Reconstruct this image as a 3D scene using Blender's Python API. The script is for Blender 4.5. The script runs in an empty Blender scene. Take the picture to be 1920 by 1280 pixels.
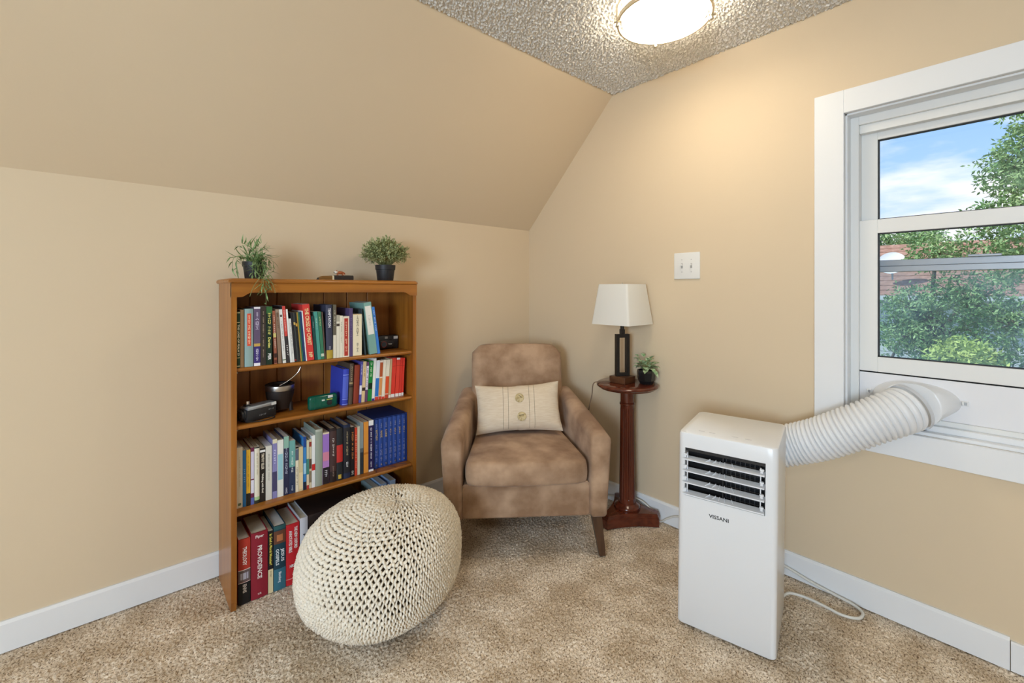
import bpy, bmesh, math, random
from mathutils import Vector, Matrix, noise

random.seed(7)
scene = bpy.context.scene
COL = scene.collection
PI = math.pi

# ------------------------------------------------------------------ camera
FPX = 832.0
YAW = math.radians(48.65)
cam_data = bpy.data.cameras.new("camera")
cam_data.sensor_width = 36.0
cam_data.lens = FPX / 1920.0 * 36.0
cam_data.shift_y = -96.0 / 1920.0
cam_data.clip_start = 0.02
cam_data.clip_end = 200
cam = bpy.data.objects.new("camera", cam_data)
COL.objects.link(cam)
cam.location = (-2.083, -2.191, 1.18)
cam.rotation_euler = (PI / 2, 0, YAW - PI / 2)
scene.camera = cam

# ------------------------------------------------------------------ view
scene.view_settings.view_transform = 'Standard'
scene.view_settings.look = 'None'
scene.view_settings.gamma = 1.0
scene.view_settings.use_curve_mapping = False
scene.view_settings.exposure = 0.0
scene.cycles.use_adaptive_sampling = True
scene.cycles.adaptive_threshold = 0.03
scene.cycles.max_bounces = 7
scene.cycles.diffuse_bounces = 4
scene.cycles.glossy_bounces = 3
scene.cycles.transmission_bounces = 4
scene.cycles.transparent_max_bounces = 8
scene.cycles.caustics_reflective = False
scene.cycles.caustics_refractive = False

# ------------------------------------------------------------------ sky
world = bpy.data.worlds.new("sky")
scene.world = world
world.use_nodes = True
wn, wl = world.node_tree.nodes, world.node_tree.links
wn.clear()
w_out = wn.new("ShaderNodeOutputWorld")
w_bg = wn.new("ShaderNodeBackground")
w_bg.inputs[1].default_value = 1.2
w_tc = wn.new("ShaderNodeTexCoord")
w_sep = wn.new("ShaderNodeSeparateXYZ")
w_grad = wn.new("ShaderNodeValToRGB")
e = w_grad.color_ramp.elements
e[0].position = 0.0; e[0].color = (0.50, 0.74, 1.0, 1)
e[1].position = 0.55; e[1].color = (0.14, 0.37, 0.86, 1)
w_map = wn.new("ShaderNodeMapping")
w_map.inputs['Scale'].default_value = (1.6, 1.6, 5.5)
w_map.inputs['Location'].default_value = (0.35, 0.1, 0.22)
w_noise = wn.new("ShaderNodeTexNoise")
w_noise.inputs['Scale'].default_value = 1.7
w_noise.inputs['Detail'].default_value = 7.0
w_noise.inputs['Roughness'].default_value = 0.55
w_cl = wn.new("ShaderNodeValToRGB")
e = w_cl.color_ramp.elements
e[0].position = 0.47; e[0].color = (0, 0, 0, 1)
e[1].position = 0.62; e[1].color = (1, 1, 1, 1)
w_mix = wn.new("ShaderNodeMixRGB")
w_mix.inputs[2].default_value = (0.93, 0.96, 1.0, 1)
wl.new(w_tc.outputs['Generated'], w_sep.inputs[0])
wl.new(w_sep.outputs[2], w_grad.inputs[0])
wl.new(w_tc.outputs['Generated'], w_map.inputs[0])
wl.new(w_map.outputs[0], w_noise.inputs[0])
wl.new(w_noise.outputs[0], w_cl.inputs[0])
wl.new(w_cl.outputs[0], w_mix.inputs[0])
wl.new(w_grad.outputs[0], w_mix.inputs[1])
wl.new(w_mix.outputs[0], w_bg.inputs[0])
wl.new(w_bg.outputs[0], w_out.inputs[0])

# ------------------------------------------------------------------ sun and added rear light
sun_d = bpy.data.lights.new("sun", 'SUN')
sun_d.energy = 5.0
sun_d.angle = math.radians(1.0)
sun_d.color = (1.0, 0.95, 0.86)
sun = bpy.data.objects.new("sun", sun_d)
COL.objects.link(sun)
sun.rotation_euler = Vector((0.35, -0.62, -0.9)).to_track_quat('-Z', 'Y').to_euler()

def area(name, loc, direction, sx, sy, energy, color):
    d = bpy.data.lights.new(name, 'AREA')
    d.shape = 'RECTANGLE'; d.size = sx; d.size_y = sy
    d.energy = energy; d.color = color
    o = bpy.data.objects.new(name, d)
    COL.objects.link(o)
    o.location = loc
    o.rotation_euler = Vector(direction).to_track_quat('-Z', 'Y').to_euler()
    return o
# cool area light added at the unseen rear window, standing for daylight
area("added_rear_fill", (-4.93, -3.25, 1.30), (1, 0.85, -0.08), 1.0, 1.1, 125, (0.62, 0.80, 1.0))

# ------------------------------------------------------------------ materials
def lin(c):
    if isinstance(c, str):
        c = tuple(int(c[i:i + 2], 16) / 255 for i in (0, 2, 4))
        return tuple((v / 12.92 if v <= .04045 else ((v + .055) / 1.055) ** 2.4) for v in c) + (1,)
    return tuple(c) + (1,)

MATS = {}
def mat(name, color, rough=0.5, metal=0.0, spec=0.5, var=None, bump=None, coord='Object', sheen=0.0, coat=0.0):
    """var=(scale_xyz, detail, color2, lo, hi); bump=(scale_xyz, strength, distance, detail)"""
    if name in MATS:
        return MATS[name]
    m = bpy.data.materials.new(name)
    m.use_nodes = True
    n, l = m.node_tree.nodes, m.node_tree.links
    b = n['Principled BSDF']
    b.inputs['Base Color'].default_value = lin(color)
    b.inputs['Roughness'].default_value = rough
    b.inputs['Metallic'].default_value = metal
    b.inputs['Specular IOR Level'].default_value = spec
    if sheen:
        b.inputs['Sheen Weight'].default_value = sheen
        b.inputs['Sheen Roughness'].default_value = 0.6
    if coat:
        b.inputs['Coat Weight'].default_value = coat
        b.inputs['Coat Roughness'].default_value = 0.15
    tc = n.new('ShaderNodeTexCoord') if (var or bump) else None
    if var:
        sc, det, c2, lo, hi = var
        mp = n.new('ShaderNodeMapping'); mp.inputs['Scale'].default_value = sc
        nz = n.new('ShaderNodeTexNoise'); nz.inputs['Scale'].default_value = 1.0; nz.inputs['Detail'].default_value = det
        rp = n.new('ShaderNodeValToRGB')
        rp.color_ramp.elements[0].position = lo; rp.color_ramp.elements[0].color = lin(color)
        rp.color_ramp.elements[1].position = hi; rp.color_ramp.elements[1].color = lin(c2)
        l.new(tc.outputs[coord], mp.inputs[0]); l.new(mp.outputs[0], nz.inputs[0])
        l.new(nz.outputs[0], rp.inputs[0]); l.new(rp.outputs[0], b.inputs['Base Color'])
    if bump:
        sc, st, dist, det = bump
        mp = n.new('ShaderNodeMapping'); mp.inputs['Scale'].default_value = sc
        nz = n.new('ShaderNodeTexNoise'); nz.inputs['Scale'].default_value = 1.0; nz.inputs['Detail'].default_value = det
        bp = n.new('ShaderNodeBump'); bp.inputs['Strength'].default_value = st; bp.inputs['Distance'].default_value = dist
        l.new(tc.outputs[coord], mp.inputs[0]); l.new(mp.outputs[0], nz.inputs[0])
        l.new(nz.outputs[0], bp.inputs['Height']); l.new(bp.outputs[0], b.inputs['Normal'])
    MATS[name] = m
    return m

def flat(hexc, rough=0.55, spec=0.35):
    return mat('cover_' + hexc, hexc, rough, 0, spec)

M_WALL = mat('wall_paint', (0.70, 0.56, 0.385), 0.75, 0, 0.25, bump=((180, 180, 180), 0.06, 0.002, 3))
M_TRIM = mat('white_trim_paint', (0.82, 0.82, 0.82), 0.35, 0, 0.45)
M_VINYL = mat('white_vinyl', (0.80, 0.79, 0.76), 0.4, 0, 0.45)
M_BLACK = mat('black_plastic', (0.012, 0.012, 0.013), 0.35, 0, 0.5)
M_DARK = mat('dark_void', (0.006, 0.006, 0.007), 0.7, 0, 0.2)
M_WHITEP = mat('white_plastic', (0.80, 0.80, 0.80), 0.28, 0, 0.5)
M_HOSE = mat('white_hose_plastic', (0.78, 0.78, 0.78), 0.38, 0, 0.5)
M_CHROME = mat('polished_metal', (0.75, 0.74, 0.72), 0.18, 1.0)
M_NICKEL = mat('brushed_nickel', (0.62, 0.56, 0.45), 0.32, 1.0)
M_PAGES = mat('book_pages', (0.72, 0.66, 0.53), 0.8, 0, 0.2, var=((3, 400, 400), 1, (0.62, 0.56, 0.44), .4, .6))
M_PAGES_W = mat('book_pages_white', (0.80, 0.78, 0.74), 0.8, 0, 0.2)
WOOD_A, WOOD_B = (0.40, 0.148, 0.020), (0.25, 0.080, 0.010)
def wood(name, axis, a=WOOD_A, b=WOOD_B, rough=0.32, fine=34):
    s = [fine, fine, fine]; s[axis] = 2.2
    return mat(name, a, rough, 0, 0.5, var=(tuple(s), 4, b, .38, .68), coat=0.15)
M_WOOD_X = wood('honey_wood_grain_x', 0)
M_WOOD_Z = wood('honey_wood_grain_z', 2)
M_WOOD_BACK = wood('back_plank_wood', 2, (0.46, 0.182, 0.038), (0.31, 0.112, 0.020), 0.45)
M_MAHOG = wood('mahogany', 2, (0.120, 0.024, 0.010), (0.062, 0.012, 0.006), 0.16, 40)
M_MAHOG_X = wood('mahogany_flat', 0, (0.125, 0.026, 0.011), (0.068, 0.013, 0.006), 0.14, 40)
M_WALNUT = wood('walnut_leg', 2, (0.085, 0.038, 0.016), (0.05, 0.02, 0.008), 0.35, 40)

# ------------------------------------------------------------------ mesh helpers
class G:
    def __init__(self):
        self.v = []; self.f = []; self.m = Matrix.Identity(4)
    def add(self, verts, faces):
        o = len(self.v)
        self.v += [tuple(self.m @ Vector(p)) for p in verts]
        self.f += [tuple(i + o for i in q) for q in faces]
        return self
    def box(self, x0, x1, y0, y1, z0, z1):
        if x0 > x1: x0, x1 = x1, x0
        if y0 > y1: y0, y1 = y1, y0
        if z0 > z1: z0, z1 = z1, z0
        return self.add([(x0, y0, z0), (x1, y0, z0), (x1, y1, z0), (x0, y1, z0), (x0, y0, z1), (x1, y0, z1), (x1, y1, z1), (x0, y1, z1)],
                        [(3, 2, 1, 0), (4, 5, 6, 7), (0, 1, 5, 4), (1, 2, 6, 5), (2, 3, 7, 6), (3, 0, 4, 7)])
    def rbox(self, x0, x1, y0, y1, z0, z1, r=0.003, seg=2):
        bm = bmesh.new()
        bmesh.ops.create_cube(bm, size=1.0)
        for v in bm.verts:
            v.co = Vector(((x0 + x1) / 2 + v.co.x * abs(x1 - x0), (y0 + y1) / 2 + v.co.y * abs(y1 - y0), (z0 + z1) / 2 + v.co.z * abs(z1 - z0)))
        r = min(r, .49 * min(abs(x1 - x0), abs(y1 - y0), abs(z1 - z0)))
        bmesh.ops.bevel(bm, geom=bm.edges[:], offset=r, segments=seg, profile=0.5, affect='EDGES')
        return self.bm(bm)
    def bm(self, bm):
        bm.verts.index_update()
        self.add([v.co for v in bm.verts], [[v.index for v in f.verts] for f in bm.faces])
        bm.free()
        return self
    def loft(self, rings, cap=True, closed=False):
        n = len(rings[0]); vs = [p for r in rings for p in r]; fs = []
        k = len(rings)
        for i in range(k if closed else k - 1):
            j = (i + 1) % k
            for a in range(n):
                b = (a + 1) % n
                fs.append((i * n + a, i * n + b, j * n + b, j * n + a))
        if cap and not closed:
            fs.append(tuple(range(n - 1, -1, -1))); fs.append(tuple((k - 1) * n + a for a in range(n)))
        return self.add(vs, fs)
    def tube(self, pts, r, n=8, closed=False, cap=True, flat_=1.0):
        pts = [Vector(p) for p in pts]; k = len(pts); rings = []
        up = None
        for i, p in enumerate(pts):
            if closed: t = pts[(i + 1) % k] - pts[i - 1]
            else: t = pts[min(i + 1, k - 1)] - pts[max(i - 1, 0)]
            t.normalize()
            if up is None:
                up = Vector((0, 0, 1)) if abs(t.z) < .9 else Vector((1, 0, 0))
            up = (up - t * up.dot(t))
            if up.length < 1e-5: up = t.orthogonal()
            up.normalize(); s = t.cross(up)
            rr = r[i] if isinstance(r, (list, tuple)) else r
            rings.append([p + (up * math.cos(2 * PI * a / n) * flat_ + s * math.sin(2 * PI * a / n)) * rr for a in range(n)])
        return self.loft(rings, cap, closed)
    def lathe(self, prof, n=24, c=(0, 0), cap=True):
        rings = [[(c[0] + r * math.cos(2 * PI * a / n), c[1] + r * math.sin(2 * PI * a / n), z) for a in range(n)] for r, z in prof]
        return self.loft(rings, cap)
    def prism(self, poly, axis, a0, a1):
        def mk(u, v, a):
            return ((a, u, v), (u, a, v), (u, v, a))[axis]
        r0 = [mk(u, v, a0) for u, v in poly]; r1 = [mk(u, v, a1) for u, v in poly]
        return self.loft([r0, r1], True)
    def build(self, name, material, parent=None, smooth=None, subsurf=0):
        me = bpy.data.meshes.new(name)
        me.from_pydata(self.v, [], self.f)
        bm = bmesh.new(); bm.from_mesh(me)
        bmesh.ops.recalc_face_normals(bm, faces=bm.faces[:])
        bm.to_mesh(me); bm.free()
        if smooth is not None:
            me.polygons.foreach_set('use_smooth', [True] * len(me.polygons))
            me.set_sharp_from_angle(angle=math.radians(smooth))
        if material: me.materials.append(material)
        o = bpy.data.objects.new(name, me); COL.objects.link(o)
        if parent: o.parent = parent
        if subsurf:
            s = o.modifiers.new('smooth', 'SUBSURF'); s.levels = subsurf; s.render_levels = subsurf
        return o

def tag(o, label=None, cat=None, group=None, kind=None):
    if label: o['label'] = label
    if cat: o['category'] = cat
    if group: o['group'] = group
    if kind: o['kind'] = kind
    return o
def thing(name, label, cat, loc=(0, 0, 0), rot=(0, 0, 0), group=None):
    o = bpy.data.objects.new(name, None); COL.objects.link(o)
    o.empty_display_size = 0.05
    o.location = loc; o.rotation_euler = rot
    return tag(o, label, cat, group)
def struct(o, label=None):
    o['kind'] = 'structure'
    if label: o['label'] = label
    return o
def bezier(pts, n=8):
    """Catmull-Rom through pts"""
    P = [Vector(p) for p in pts]; out = []
    for i in range(len(P) - 1):
        p0, p1, p2, p3 = P[max(i - 1, 0)], P[i], P[i + 1], P[min(i + 2, len(P) - 1)]
        for k in range(n):
            t = k / n
            out.append(0.5 * ((2 * p1) + (p2 - p0) * t + (2 * p0 - 5 * p1 + 4 * p2 - p3) * t * t + (-p0 + 3 * p1 - 3 * p2 + p3) * t ** 3))
    out.append(P[-1])
    return out

TEXTS = []
def text(name, body, material, parent, loc, rot_matrix, max_len, max_h):
    """lettering lying in the plane given by rot_matrix (columns: reading direction, letter up, normal)"""
    c = bpy.data.curves.new(name, 'FONT')
    c.body = body; c.size = 0.02; c.align_x = 'CENTER'; c.align_y = 'CENTER'
    c.extrude = 0.00015; c.offset = 0.0004; c.resolution_u = 2
    c.materials.append(material)
    o = bpy.data.objects.new(name, c); COL.objects.link(o)
    o.parent = parent
    o.location = loc; o.rotation_euler = rot_matrix.to_euler()
    TEXTS.append((o, max_len, max_h))
    return o
def fit_texts():
    """turn the lettering into meshes and size it to its place"""
    bpy.context.view_layer.update()
    dg = bpy.context.evaluated_depsgraph_get()
    for o, L, H in TEXTS:
        d = o.dimensions.copy()
        me = bpy.data.meshes.new_from_object(o.evaluated_get(dg))
        r = bpy.data.objects.new('lettering', me); COL.objects.link(r)
        r.parent = o.parent; r.location = o.location; r.rotation_euler = o.rotation_euler
        if d.x > 0:
            r.scale = (L / d.x, min(H / max(d.y, 1e-6), 1.6 * L / d.x), 1)
    for o, L, H in TEXTS:
        bpy.data.objects.remove(o)

ROT_DOWN = Matrix(((0, 1, 0), (0, 0, -1), (-1, 0, 0)))    # reads downwards, faces -y
ROT_FRONT = Matrix(((1, 0, 0), (0, 0, -1), (0, 1, 0)))    # reads left to right, faces -y

# ================================================================== ROOM SHELL
KNEE, CEIL, SLY = 1.583, 2.286, -0.690
XB, YB = -5.0, -4.5                       # rear end wall, opposite knee wall
SLY2 = YB - SLY
# carpet material
mc = bpy.data.materials.new('beige_carpet'); mc.use_nodes = True
n, l = mc.node_tree.nodes, mc.node_tree.links
b = n['Principled BSDF']; b.inputs['Roughness'].default_value = 0.95; b.inputs['Specular IOR Level'].default_value = 0.1
b.inputs['Sheen Weight'].default_value = 0.15
tc = n.new('ShaderNodeTexCoord')
nA = n.new('ShaderNodeTexNoise'); nA.inputs['Scale'].default_value = 190; nA.inputs['Detail'].default_value = 3; nA.inputs['Roughness'].default_value = 0.7
nB = n.new('ShaderNodeTexNoise'); nB.inputs['Scale'].default_value = 7.0; nB.inputs['Detail'].default_value = 4
rA = n.new('ShaderNodeValToRGB')
els = rA.color_ramp.elements
els[0].position = 0.37; els[0].color = lin((0.19, 0.125, 0.075))
els[1].position = 0.60; els[1].color = lin((0.93, 0.83, 0.70))
ee = els.new(0.46); ee.color = lin((0.74, 0.615, 0.47))
rB = n.new('ShaderNodeValToRGB')
rB.color_ramp.elements[0].position = 0.40; rB.color_ramp.elements[0].color = (0.78, 0.71, 0.62, 1)
rB.color_ramp.elements[1].position = 0.62; rB.color_ramp.elements[1].color = (1.08, 1.06, 1.04, 1)
mx = n.new('ShaderNodeMixRGB'); mx.blend_type = 'MULTIPLY'; mx.inputs[0].default_value = 1.0
bp = n.new('ShaderNodeBump'); bp.inputs['Strength'].default_value = 0.5; bp.inputs['Distance'].default_value = 0.004
l.new(tc.outputs['Object'], nA.inputs[0]); l.new(tc.outputs['Object'], nB.inputs[0])
l.new(nA.outputs[0], rA.inputs[0]); l.new(nB.outputs[0], rB.inputs[0])
l.new(rA.outputs[0], mx.inputs[1]); l.new(rB.outputs[0], mx.inputs[2])
l.new(mx.outputs[0], b.inputs['Base Color']); l.new(nA.outputs[0], bp.inputs['Height']); l.new(bp.outputs[0], b.inputs['Normal'])
M_CARPET = mc

# carpet: a fine relief of tufts where it is seen, flat beyond
def relief(g, x0, x1, y0, y1, step, zf, keep):
    nx, ny = int((x1 - x0) / step), int((y1 - y0) / step)
    idx = {}; vs = []; fs = []
    def vid(i, j):
        k = (i, j)
        if k not in idx:
            x, y = x0 + (x1 - x0) * i / nx, y0 + (y1 - y0) * j / ny
            idx[k] = len(vs); vs.append((x, y, zf(x, y)))
        return idx[k]
    for i in range(nx):
        for j in range(ny):
            if keep(x0 + (i + .5) * step, y0 + (j + .5) * step):
                fs.append((vid(i, j), vid(i + 1, j), vid(i + 1, j + 1), vid(i, j + 1)))
    o = len(g.v); g.v += vs; g.f += [tuple(q + o for q in f) for f in fs]
NV_ = noise.noise
def carpet_z(x, y):
    return -.0045 + .0060 * NV_(Vector((x * 135, y * 135, 0))) + .004 * NV_(Vector((x * 190, y * 190, 5.0))) + .002 * NV_(Vector((x * 9, y * 9, 9.0)))
fl = G(); fl.box(XB - .1, 0.12, YB - .1, 0.12, -0.12, -.010)
relief(fl, -2.60, 0.0, -2.45, 0.0, .0042, carpet_z, lambda x, y: (x + 2.083) * .6607 + (y + 2.191) * .7507 > 1.15)
fo_ = fl.build('floor', M_CARPET); struct(fo_, 'beige speckled cut pile carpet')
fo_.data.polygons.foreach_set('use_smooth', [True] * len(fo_.data.polygons)); fo_.data.set_sharp_from_angle(angle=math.radians(80))

# popcorn ceiling material
mp_ = bpy.data.materials.new('popcorn_ceiling'); mp_.use_nodes = True
n, l = mp_.node_tree.nodes, mp_.node_tree.links
b = n['Principled BSDF']; b.inputs['Roughness'].default_value = 0.95; b.inputs['Base Color'].default_value = lin((0.80, 0.77, 0.72)); b.inputs['Specular IOR Level'].default_value = 0.1
tc = n.new('ShaderNodeTexCoord')
nv = n.new('ShaderNodeTexVoronoi'); nv.inputs['Scale'].default_value = 110; nv.feature = 'SMOOTH_F1'; nv.inputs['Smoothness'].default_value = 0.4
nz = n.new('ShaderNodeTexNoise'); nz.inputs['Scale'].default_value = 95; nz.inputs['Detail'].default_value = 4
ad = n.new('ShaderNodeMath'); ad.operation = 'SUBTRACT'
bp = n.new('ShaderNodeBump'); bp.inputs['Strength'].default_value = 0.35; bp.inputs['Distance'].default_value = 0.004
l.new(tc.outputs['Object'], nv.inputs[0]); l.new(tc.outputs['Object'], nz.inputs[0])
l.new(nz.outputs[0], ad.inputs[0]); l.new(nv.outputs['Distance'], ad.inputs[1])
l.new(ad.outputs[0], bp.inputs['Height']); l.new(bp.outputs[0], b.inputs['Normal'])
M_POPCORN = mp_
def pop_z(x, y):
    v = NV_(Vector((x * 125, y * 125, 2.0))) + .6 * NV_(Vector((x * 190, y * 190, 7.0)))
    return CEIL - .0005 - .0095 * max(0.0, min(1.0, .30 + v * 1.7))
cg = G(); cg.box(XB - .1, 0.12, SLY2 - .1, SLY + .1, CEIL, CEIL + .12)
relief(cg, -1.50, 0.0, -1.95, SLY, .0032, pop_z, lambda x, y: (x + 2.083) * .6607 + (y + 2.191) * .7507 > 1.3)
co_ = cg.build('ceiling', M_POPCORN); struct(co_, 'white popcorn textured flat ceiling')
co_.data.polygons.foreach_set('use_smooth', [True] * len(co_.data.polygons)); co_.data.set_sharp_from_angle(angle=math.radians(80))

def slope(name, y0, y1, label):
    dy, dz = y1 - y0, CEIL - KNEE
    L = math.hypot(dy, dz); nx = (-dz / L * (1 if dy < 0 else -1) * -1, abs(dy) / L)
    ny = (dz / L) * (1 if dy < 0 else -1)
    nz_ = abs(dy) / L
    e0 = (y0 - dy * .1, KNEE - dz * .1); e1 = (y1 + dy * .0, CEIL)
    t = .12
    poly = [e0, e1, (e1[0] + ny * t, e1[1] + nz_ * t), (e0[0] + ny * t, e0[1] + nz_ * t)]
    return struct(G().prism(poly, 0, XB - .1, 0.12).build(name, M_WALL), label)
slope('ceiling_slope_left', 0.0, SLY, 'beige sloped attic ceiling above the bookcase')
slope('ceiling_slope_front', YB, SLY2, 'beige sloped attic ceiling on the far side')

struct(G().box(XB - .1, 0.12, 0, 0.12, 0, KNEE + .02).build('wall_left', M_WALL), 'beige knee wall behind the bookcase')
struct(G().box(XB - .1, 0.12, YB - .12, YB, 0, KNEE + .02).build('wall_front', M_WALL), 'beige knee wall on the far side')
# window openings
WY0, WY1, WZ0, WZ1 = -1.757, -2.645, 0.678, 1.855      # opening in the gable wall
rw = G()
rw.box(0, .14, WY0, .12, 0, CEIL + .05); rw.box(0, .14, YB - .1, WY1, 0, CEIL + .05)
rw.box(0, .14, WY1, WY0, 0, WZ0); rw.box(0, .14, WY1, WY0, WZ1, CEIL + .05)
struct(rw.build('wall_right', M_WALL), 'beige gable wall with the window')
bw = G()
bw.box(XB - .12, XB, -2.70, .12, 0, CEIL + .05); bw.box(XB - .12, XB, YB - .1, -3.80, 0, CEIL + .05)
bw.box(XB - .12, XB, -3.80, -2.70, 0, .70); bw.box(XB - .12, XB, -3.80, -2.70, 1.90, CEIL + .05)
struct(bw.build('wall_back', M_WALL), 'beige end wall behind the camera')

def baseboard(name, poly_axis, sign, a0, a1, label):
    t, h = .014, .100
    g = G()
    pr = [(0, 0), (t, 0), (t, h - .009), (t - .007, h), (0, h)]
    if poly_axis == 'x':      # runs along x at y=0
        g.prism([(-u, v) for u, v in pr], 0, a0, a1)
    else:
        g.prism([(-u, v) for u, v in pr], 1, a0, a1)
    return struct(g.build(name, M_TRIM), label)
baseboard('baseboard_left', 'x', 1, XB, 0, 'white baseboard along the knee wall')
baseboard('baseboard_right', 'y', 1, -2.178, -0.0, 'white baseboard along the gable wall')
# lower run of baseboard that carries on past the joint
g = G(); g.prism([(0, 0), (-.012, 0), (-.012, .086), (-.008, .09), (0, .09)], 1, YB, -2.180)
struct(g.build('baseboard_end', M_TRIM), 'lower white baseboard past the joint')

# ------------------------------------------------------------------ glass
def glass_mat(name, haze, tint=(1, 1, 1)):
    m = bpy.data.materials.new(name); m.use_nodes = True
    n, l = m.node_tree.nodes, m.node_tree.links; n.clear()
    o = n.new('ShaderNodeOutputMaterial'); tr = n.new('ShaderNodeBsdfTransparent'); tr.inputs[0].default_value = tint + (1,)
    gl = n.new('ShaderNodeBsdfGlossy'); gl.inputs['Roughness'].default_value = 0.02
    fr = n.new('ShaderNodeFresnel'); fr.inputs[0].default_value = 1.45
    mul = n.new('ShaderNodeMath'); mul.operation = 'MULTIPLY'; mul.inputs[1].default_value = 0.45
    m1 = n.new('ShaderNodeMixShader')
    l.new(fr.outputs[0], mul.inputs[0]); l.new(mul.outputs[0], m1.inputs[0])
    l.new(tr.outputs[0], m1.inputs[1]); l.new(gl.outputs[0], m1.inputs[2])
    if haze:
        df = n.new('ShaderNodeBsdfTranslucent'); df.inputs[0].default_value = (0.75, 0.85, 0.95, 1)
        tc = n.new('ShaderNodeTexCoord'); nz = n.new('ShaderNodeTexNoise'); nz.inputs['Scale'].default_value = 7; nz.inputs['Detail'].default_value = 4
        rp = n.new('ShaderNodeMapRange'); rp.inputs['From Min'].default_value = .35; rp.inputs['From Max'].default_value = .7
        rp.inputs['To Min'].default_value = haze * .35; rp.inputs['To Max'].default_value = haze
        m2 = n.new('ShaderNodeMixShader')
        l.new(tc.outputs['Object'], nz.inputs[0]); l.new(nz.outputs[0], rp.inputs[0]); l.new(rp.outputs[0], m2.inputs[0])
        l.new(m1.outputs[0], m2.inputs[1]); l.new(df.outputs[0], m2.inputs[2]); l.new(m2.outputs[0], o.inputs[0])
    else:
        l.new(m1.outputs[0], o.inputs[0])
    return m
M_GLASS = glass_mat('window_glass', 0)
M_GLASS_DUST = glass_mat('dusty_storm_glass', 0.17, (0.92, 0.98, 1.0))
M_GASKET = mat('black_glazing_gasket', (0.02, 0.02, 0.022), 0.6)
M_ALU = mat('grey_storm_aluminium', (0.36, 0.38, 0.40), 0.45, 0.6)

# ------------------------------------------------------------------ window_1 (gable window)
win = bpy.data.objects.new('window_1', None); COL.objects.link(win); struct(win, 'white double hung window with wide flat casing')
CW, CP = .096, .018
def wbox(name, m, *a, r=.0015, p=None):
    return G().rbox(*a, r=r, seg=1).build(name, m, p or win)
wbox('casing_board', M_TRIM, -CP, 0, WY0, WY0 + CW, WZ0 - .09, WZ1 + .088)
wbox('casing_board', M_TRIM, -CP, 0, WY1 - CW, WY1, WZ0 - .09, WZ1 + .088)
wbox('casing_board', M_TRIM, -CP, 0, WY1, WY0, WZ1, WZ1 + .088)
wbox('casing_board', M_TRIM, -CP, 0, WY1, WY0, WZ0 - .09, WZ0)
# jamb liners and stops
wbox('jamb', M_TRIM, .0, .13, WY0 - .008, WY0, WZ0, WZ1)
wbox('jamb', M_TRIM, .0, .13, WY1, WY1 + .008, WZ0, WZ1)
wbox('jamb', M_TRIM, .0, .13, WY1, WY0, WZ1 - .008, WZ1)
wbox('sill', M_TRIM, .0, .135, WY1, WY0, WZ0, WZ0 + .012)
wbox('sill_step', M_TRIM, .028, .135, WY1, WY0, WZ0 + .012, WZ0 + .032)
wbox('sill_step', M_VINYL, .050, .135, WY1, WY0, WZ0 + .032, WZ0 + .050)
# vinyl frame
FY0, FY1 = WY0 - .034, WY1 + .034
wbox('frame_side', M_VINYL, .046, .13, FY0, WY0 - .008, WZ0 + .05, WZ1 - .008)
wbox('frame_side', M_VINYL, .046, .13, WY1 + .008, FY1, WZ0 + .05, WZ1 - .008)
wbox('frame_head', M_VINYL, .046, .13, FY1, FY0, WZ1 - .040, WZ1 - .008)
wbox('frame_stop', M_VINYL, .058, .085, FY1, FY0, WZ1 - .072, WZ1 - .040)
def sash(name, x0, x1, ya, yb, z0, z1, st_l, rail_b, rail_t, gmat):
    s = bpy.data.objects.new(name, None); COL.objects.link(s); s.parent = win
    wbox('stile', M_VINYL, x0, x1, ya - st_l, ya, z0, z1, p=s)
    wbox('stile', M_VINYL, x0, x1, yb, yb + st_l, z0, z1, p=s)
    wbox('rail', M_VINYL, x0, x1, yb + st_l, ya - st_l, z0, z0 + rail_b, p=s)
    wbox('rail', M_VINYL, x0, x1, yb + st_l, ya - st_l, z1 - rail_t, z1, p=s)
    a, bb, c, d = ya - st_l, yb + st_l, z0 + rail_b, z1 - rail_t
    xm = (x0 + x1) / 2
    gk = G(); k = .004
    gk.box(xm - .008, xm + .004, a - k, a, c, d); gk.box(xm - .008, xm + .004, bb, bb + k, c, d)
    gk.box(xm - .008, xm + .004, bb, a, c, c + k); gk.box(xm - .008, xm + .004, bb, a, d - k, d)
    gk.build('gasket', M_GASKET, s)
    bead = G(); k2 = .012
    bead.box(x0 + .006, xm - .008, a - k2 * 0, a + .0005, c, d)
    G().box(xm, xm + .004, bb, a, c, d).build('glass_pane', gmat, s)
    return s
sash('upper_sash', .088, .118, FY0, FY1, 1.405, 1.803, .050, .045, .047, M_GLASS)
sash('lower_sash', .055, .086, FY0, FY1, .873, 1.447, .055, .056, .052, M_GLASS)
# outer storm window: rail across, dusty glass
wbox('storm_frame', M_ALU, .128, .140, FY0 - .03, FY0, WZ0 + .05, WZ1 - .02)
wbox('storm_rail', M_ALU, .120, .142, FY1, FY0, 1.250, 1.272)
wbox('storm_rail', M_ALU, .132, .150, FY1, FY0, 1.272, 1.296)
wbox('storm_latch', M_ALU, .112, .128, -2.16, -2.08, 1.296, 1.304)
G().box(.134, .137, FY1, FY0, .74, 1.25).build('storm_pane', M_GLASS_DUST, win)
G().box(.142, .145, FY1, FY0, 1.296, 1.83).build('storm_pane', M_GLASS, win)

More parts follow.
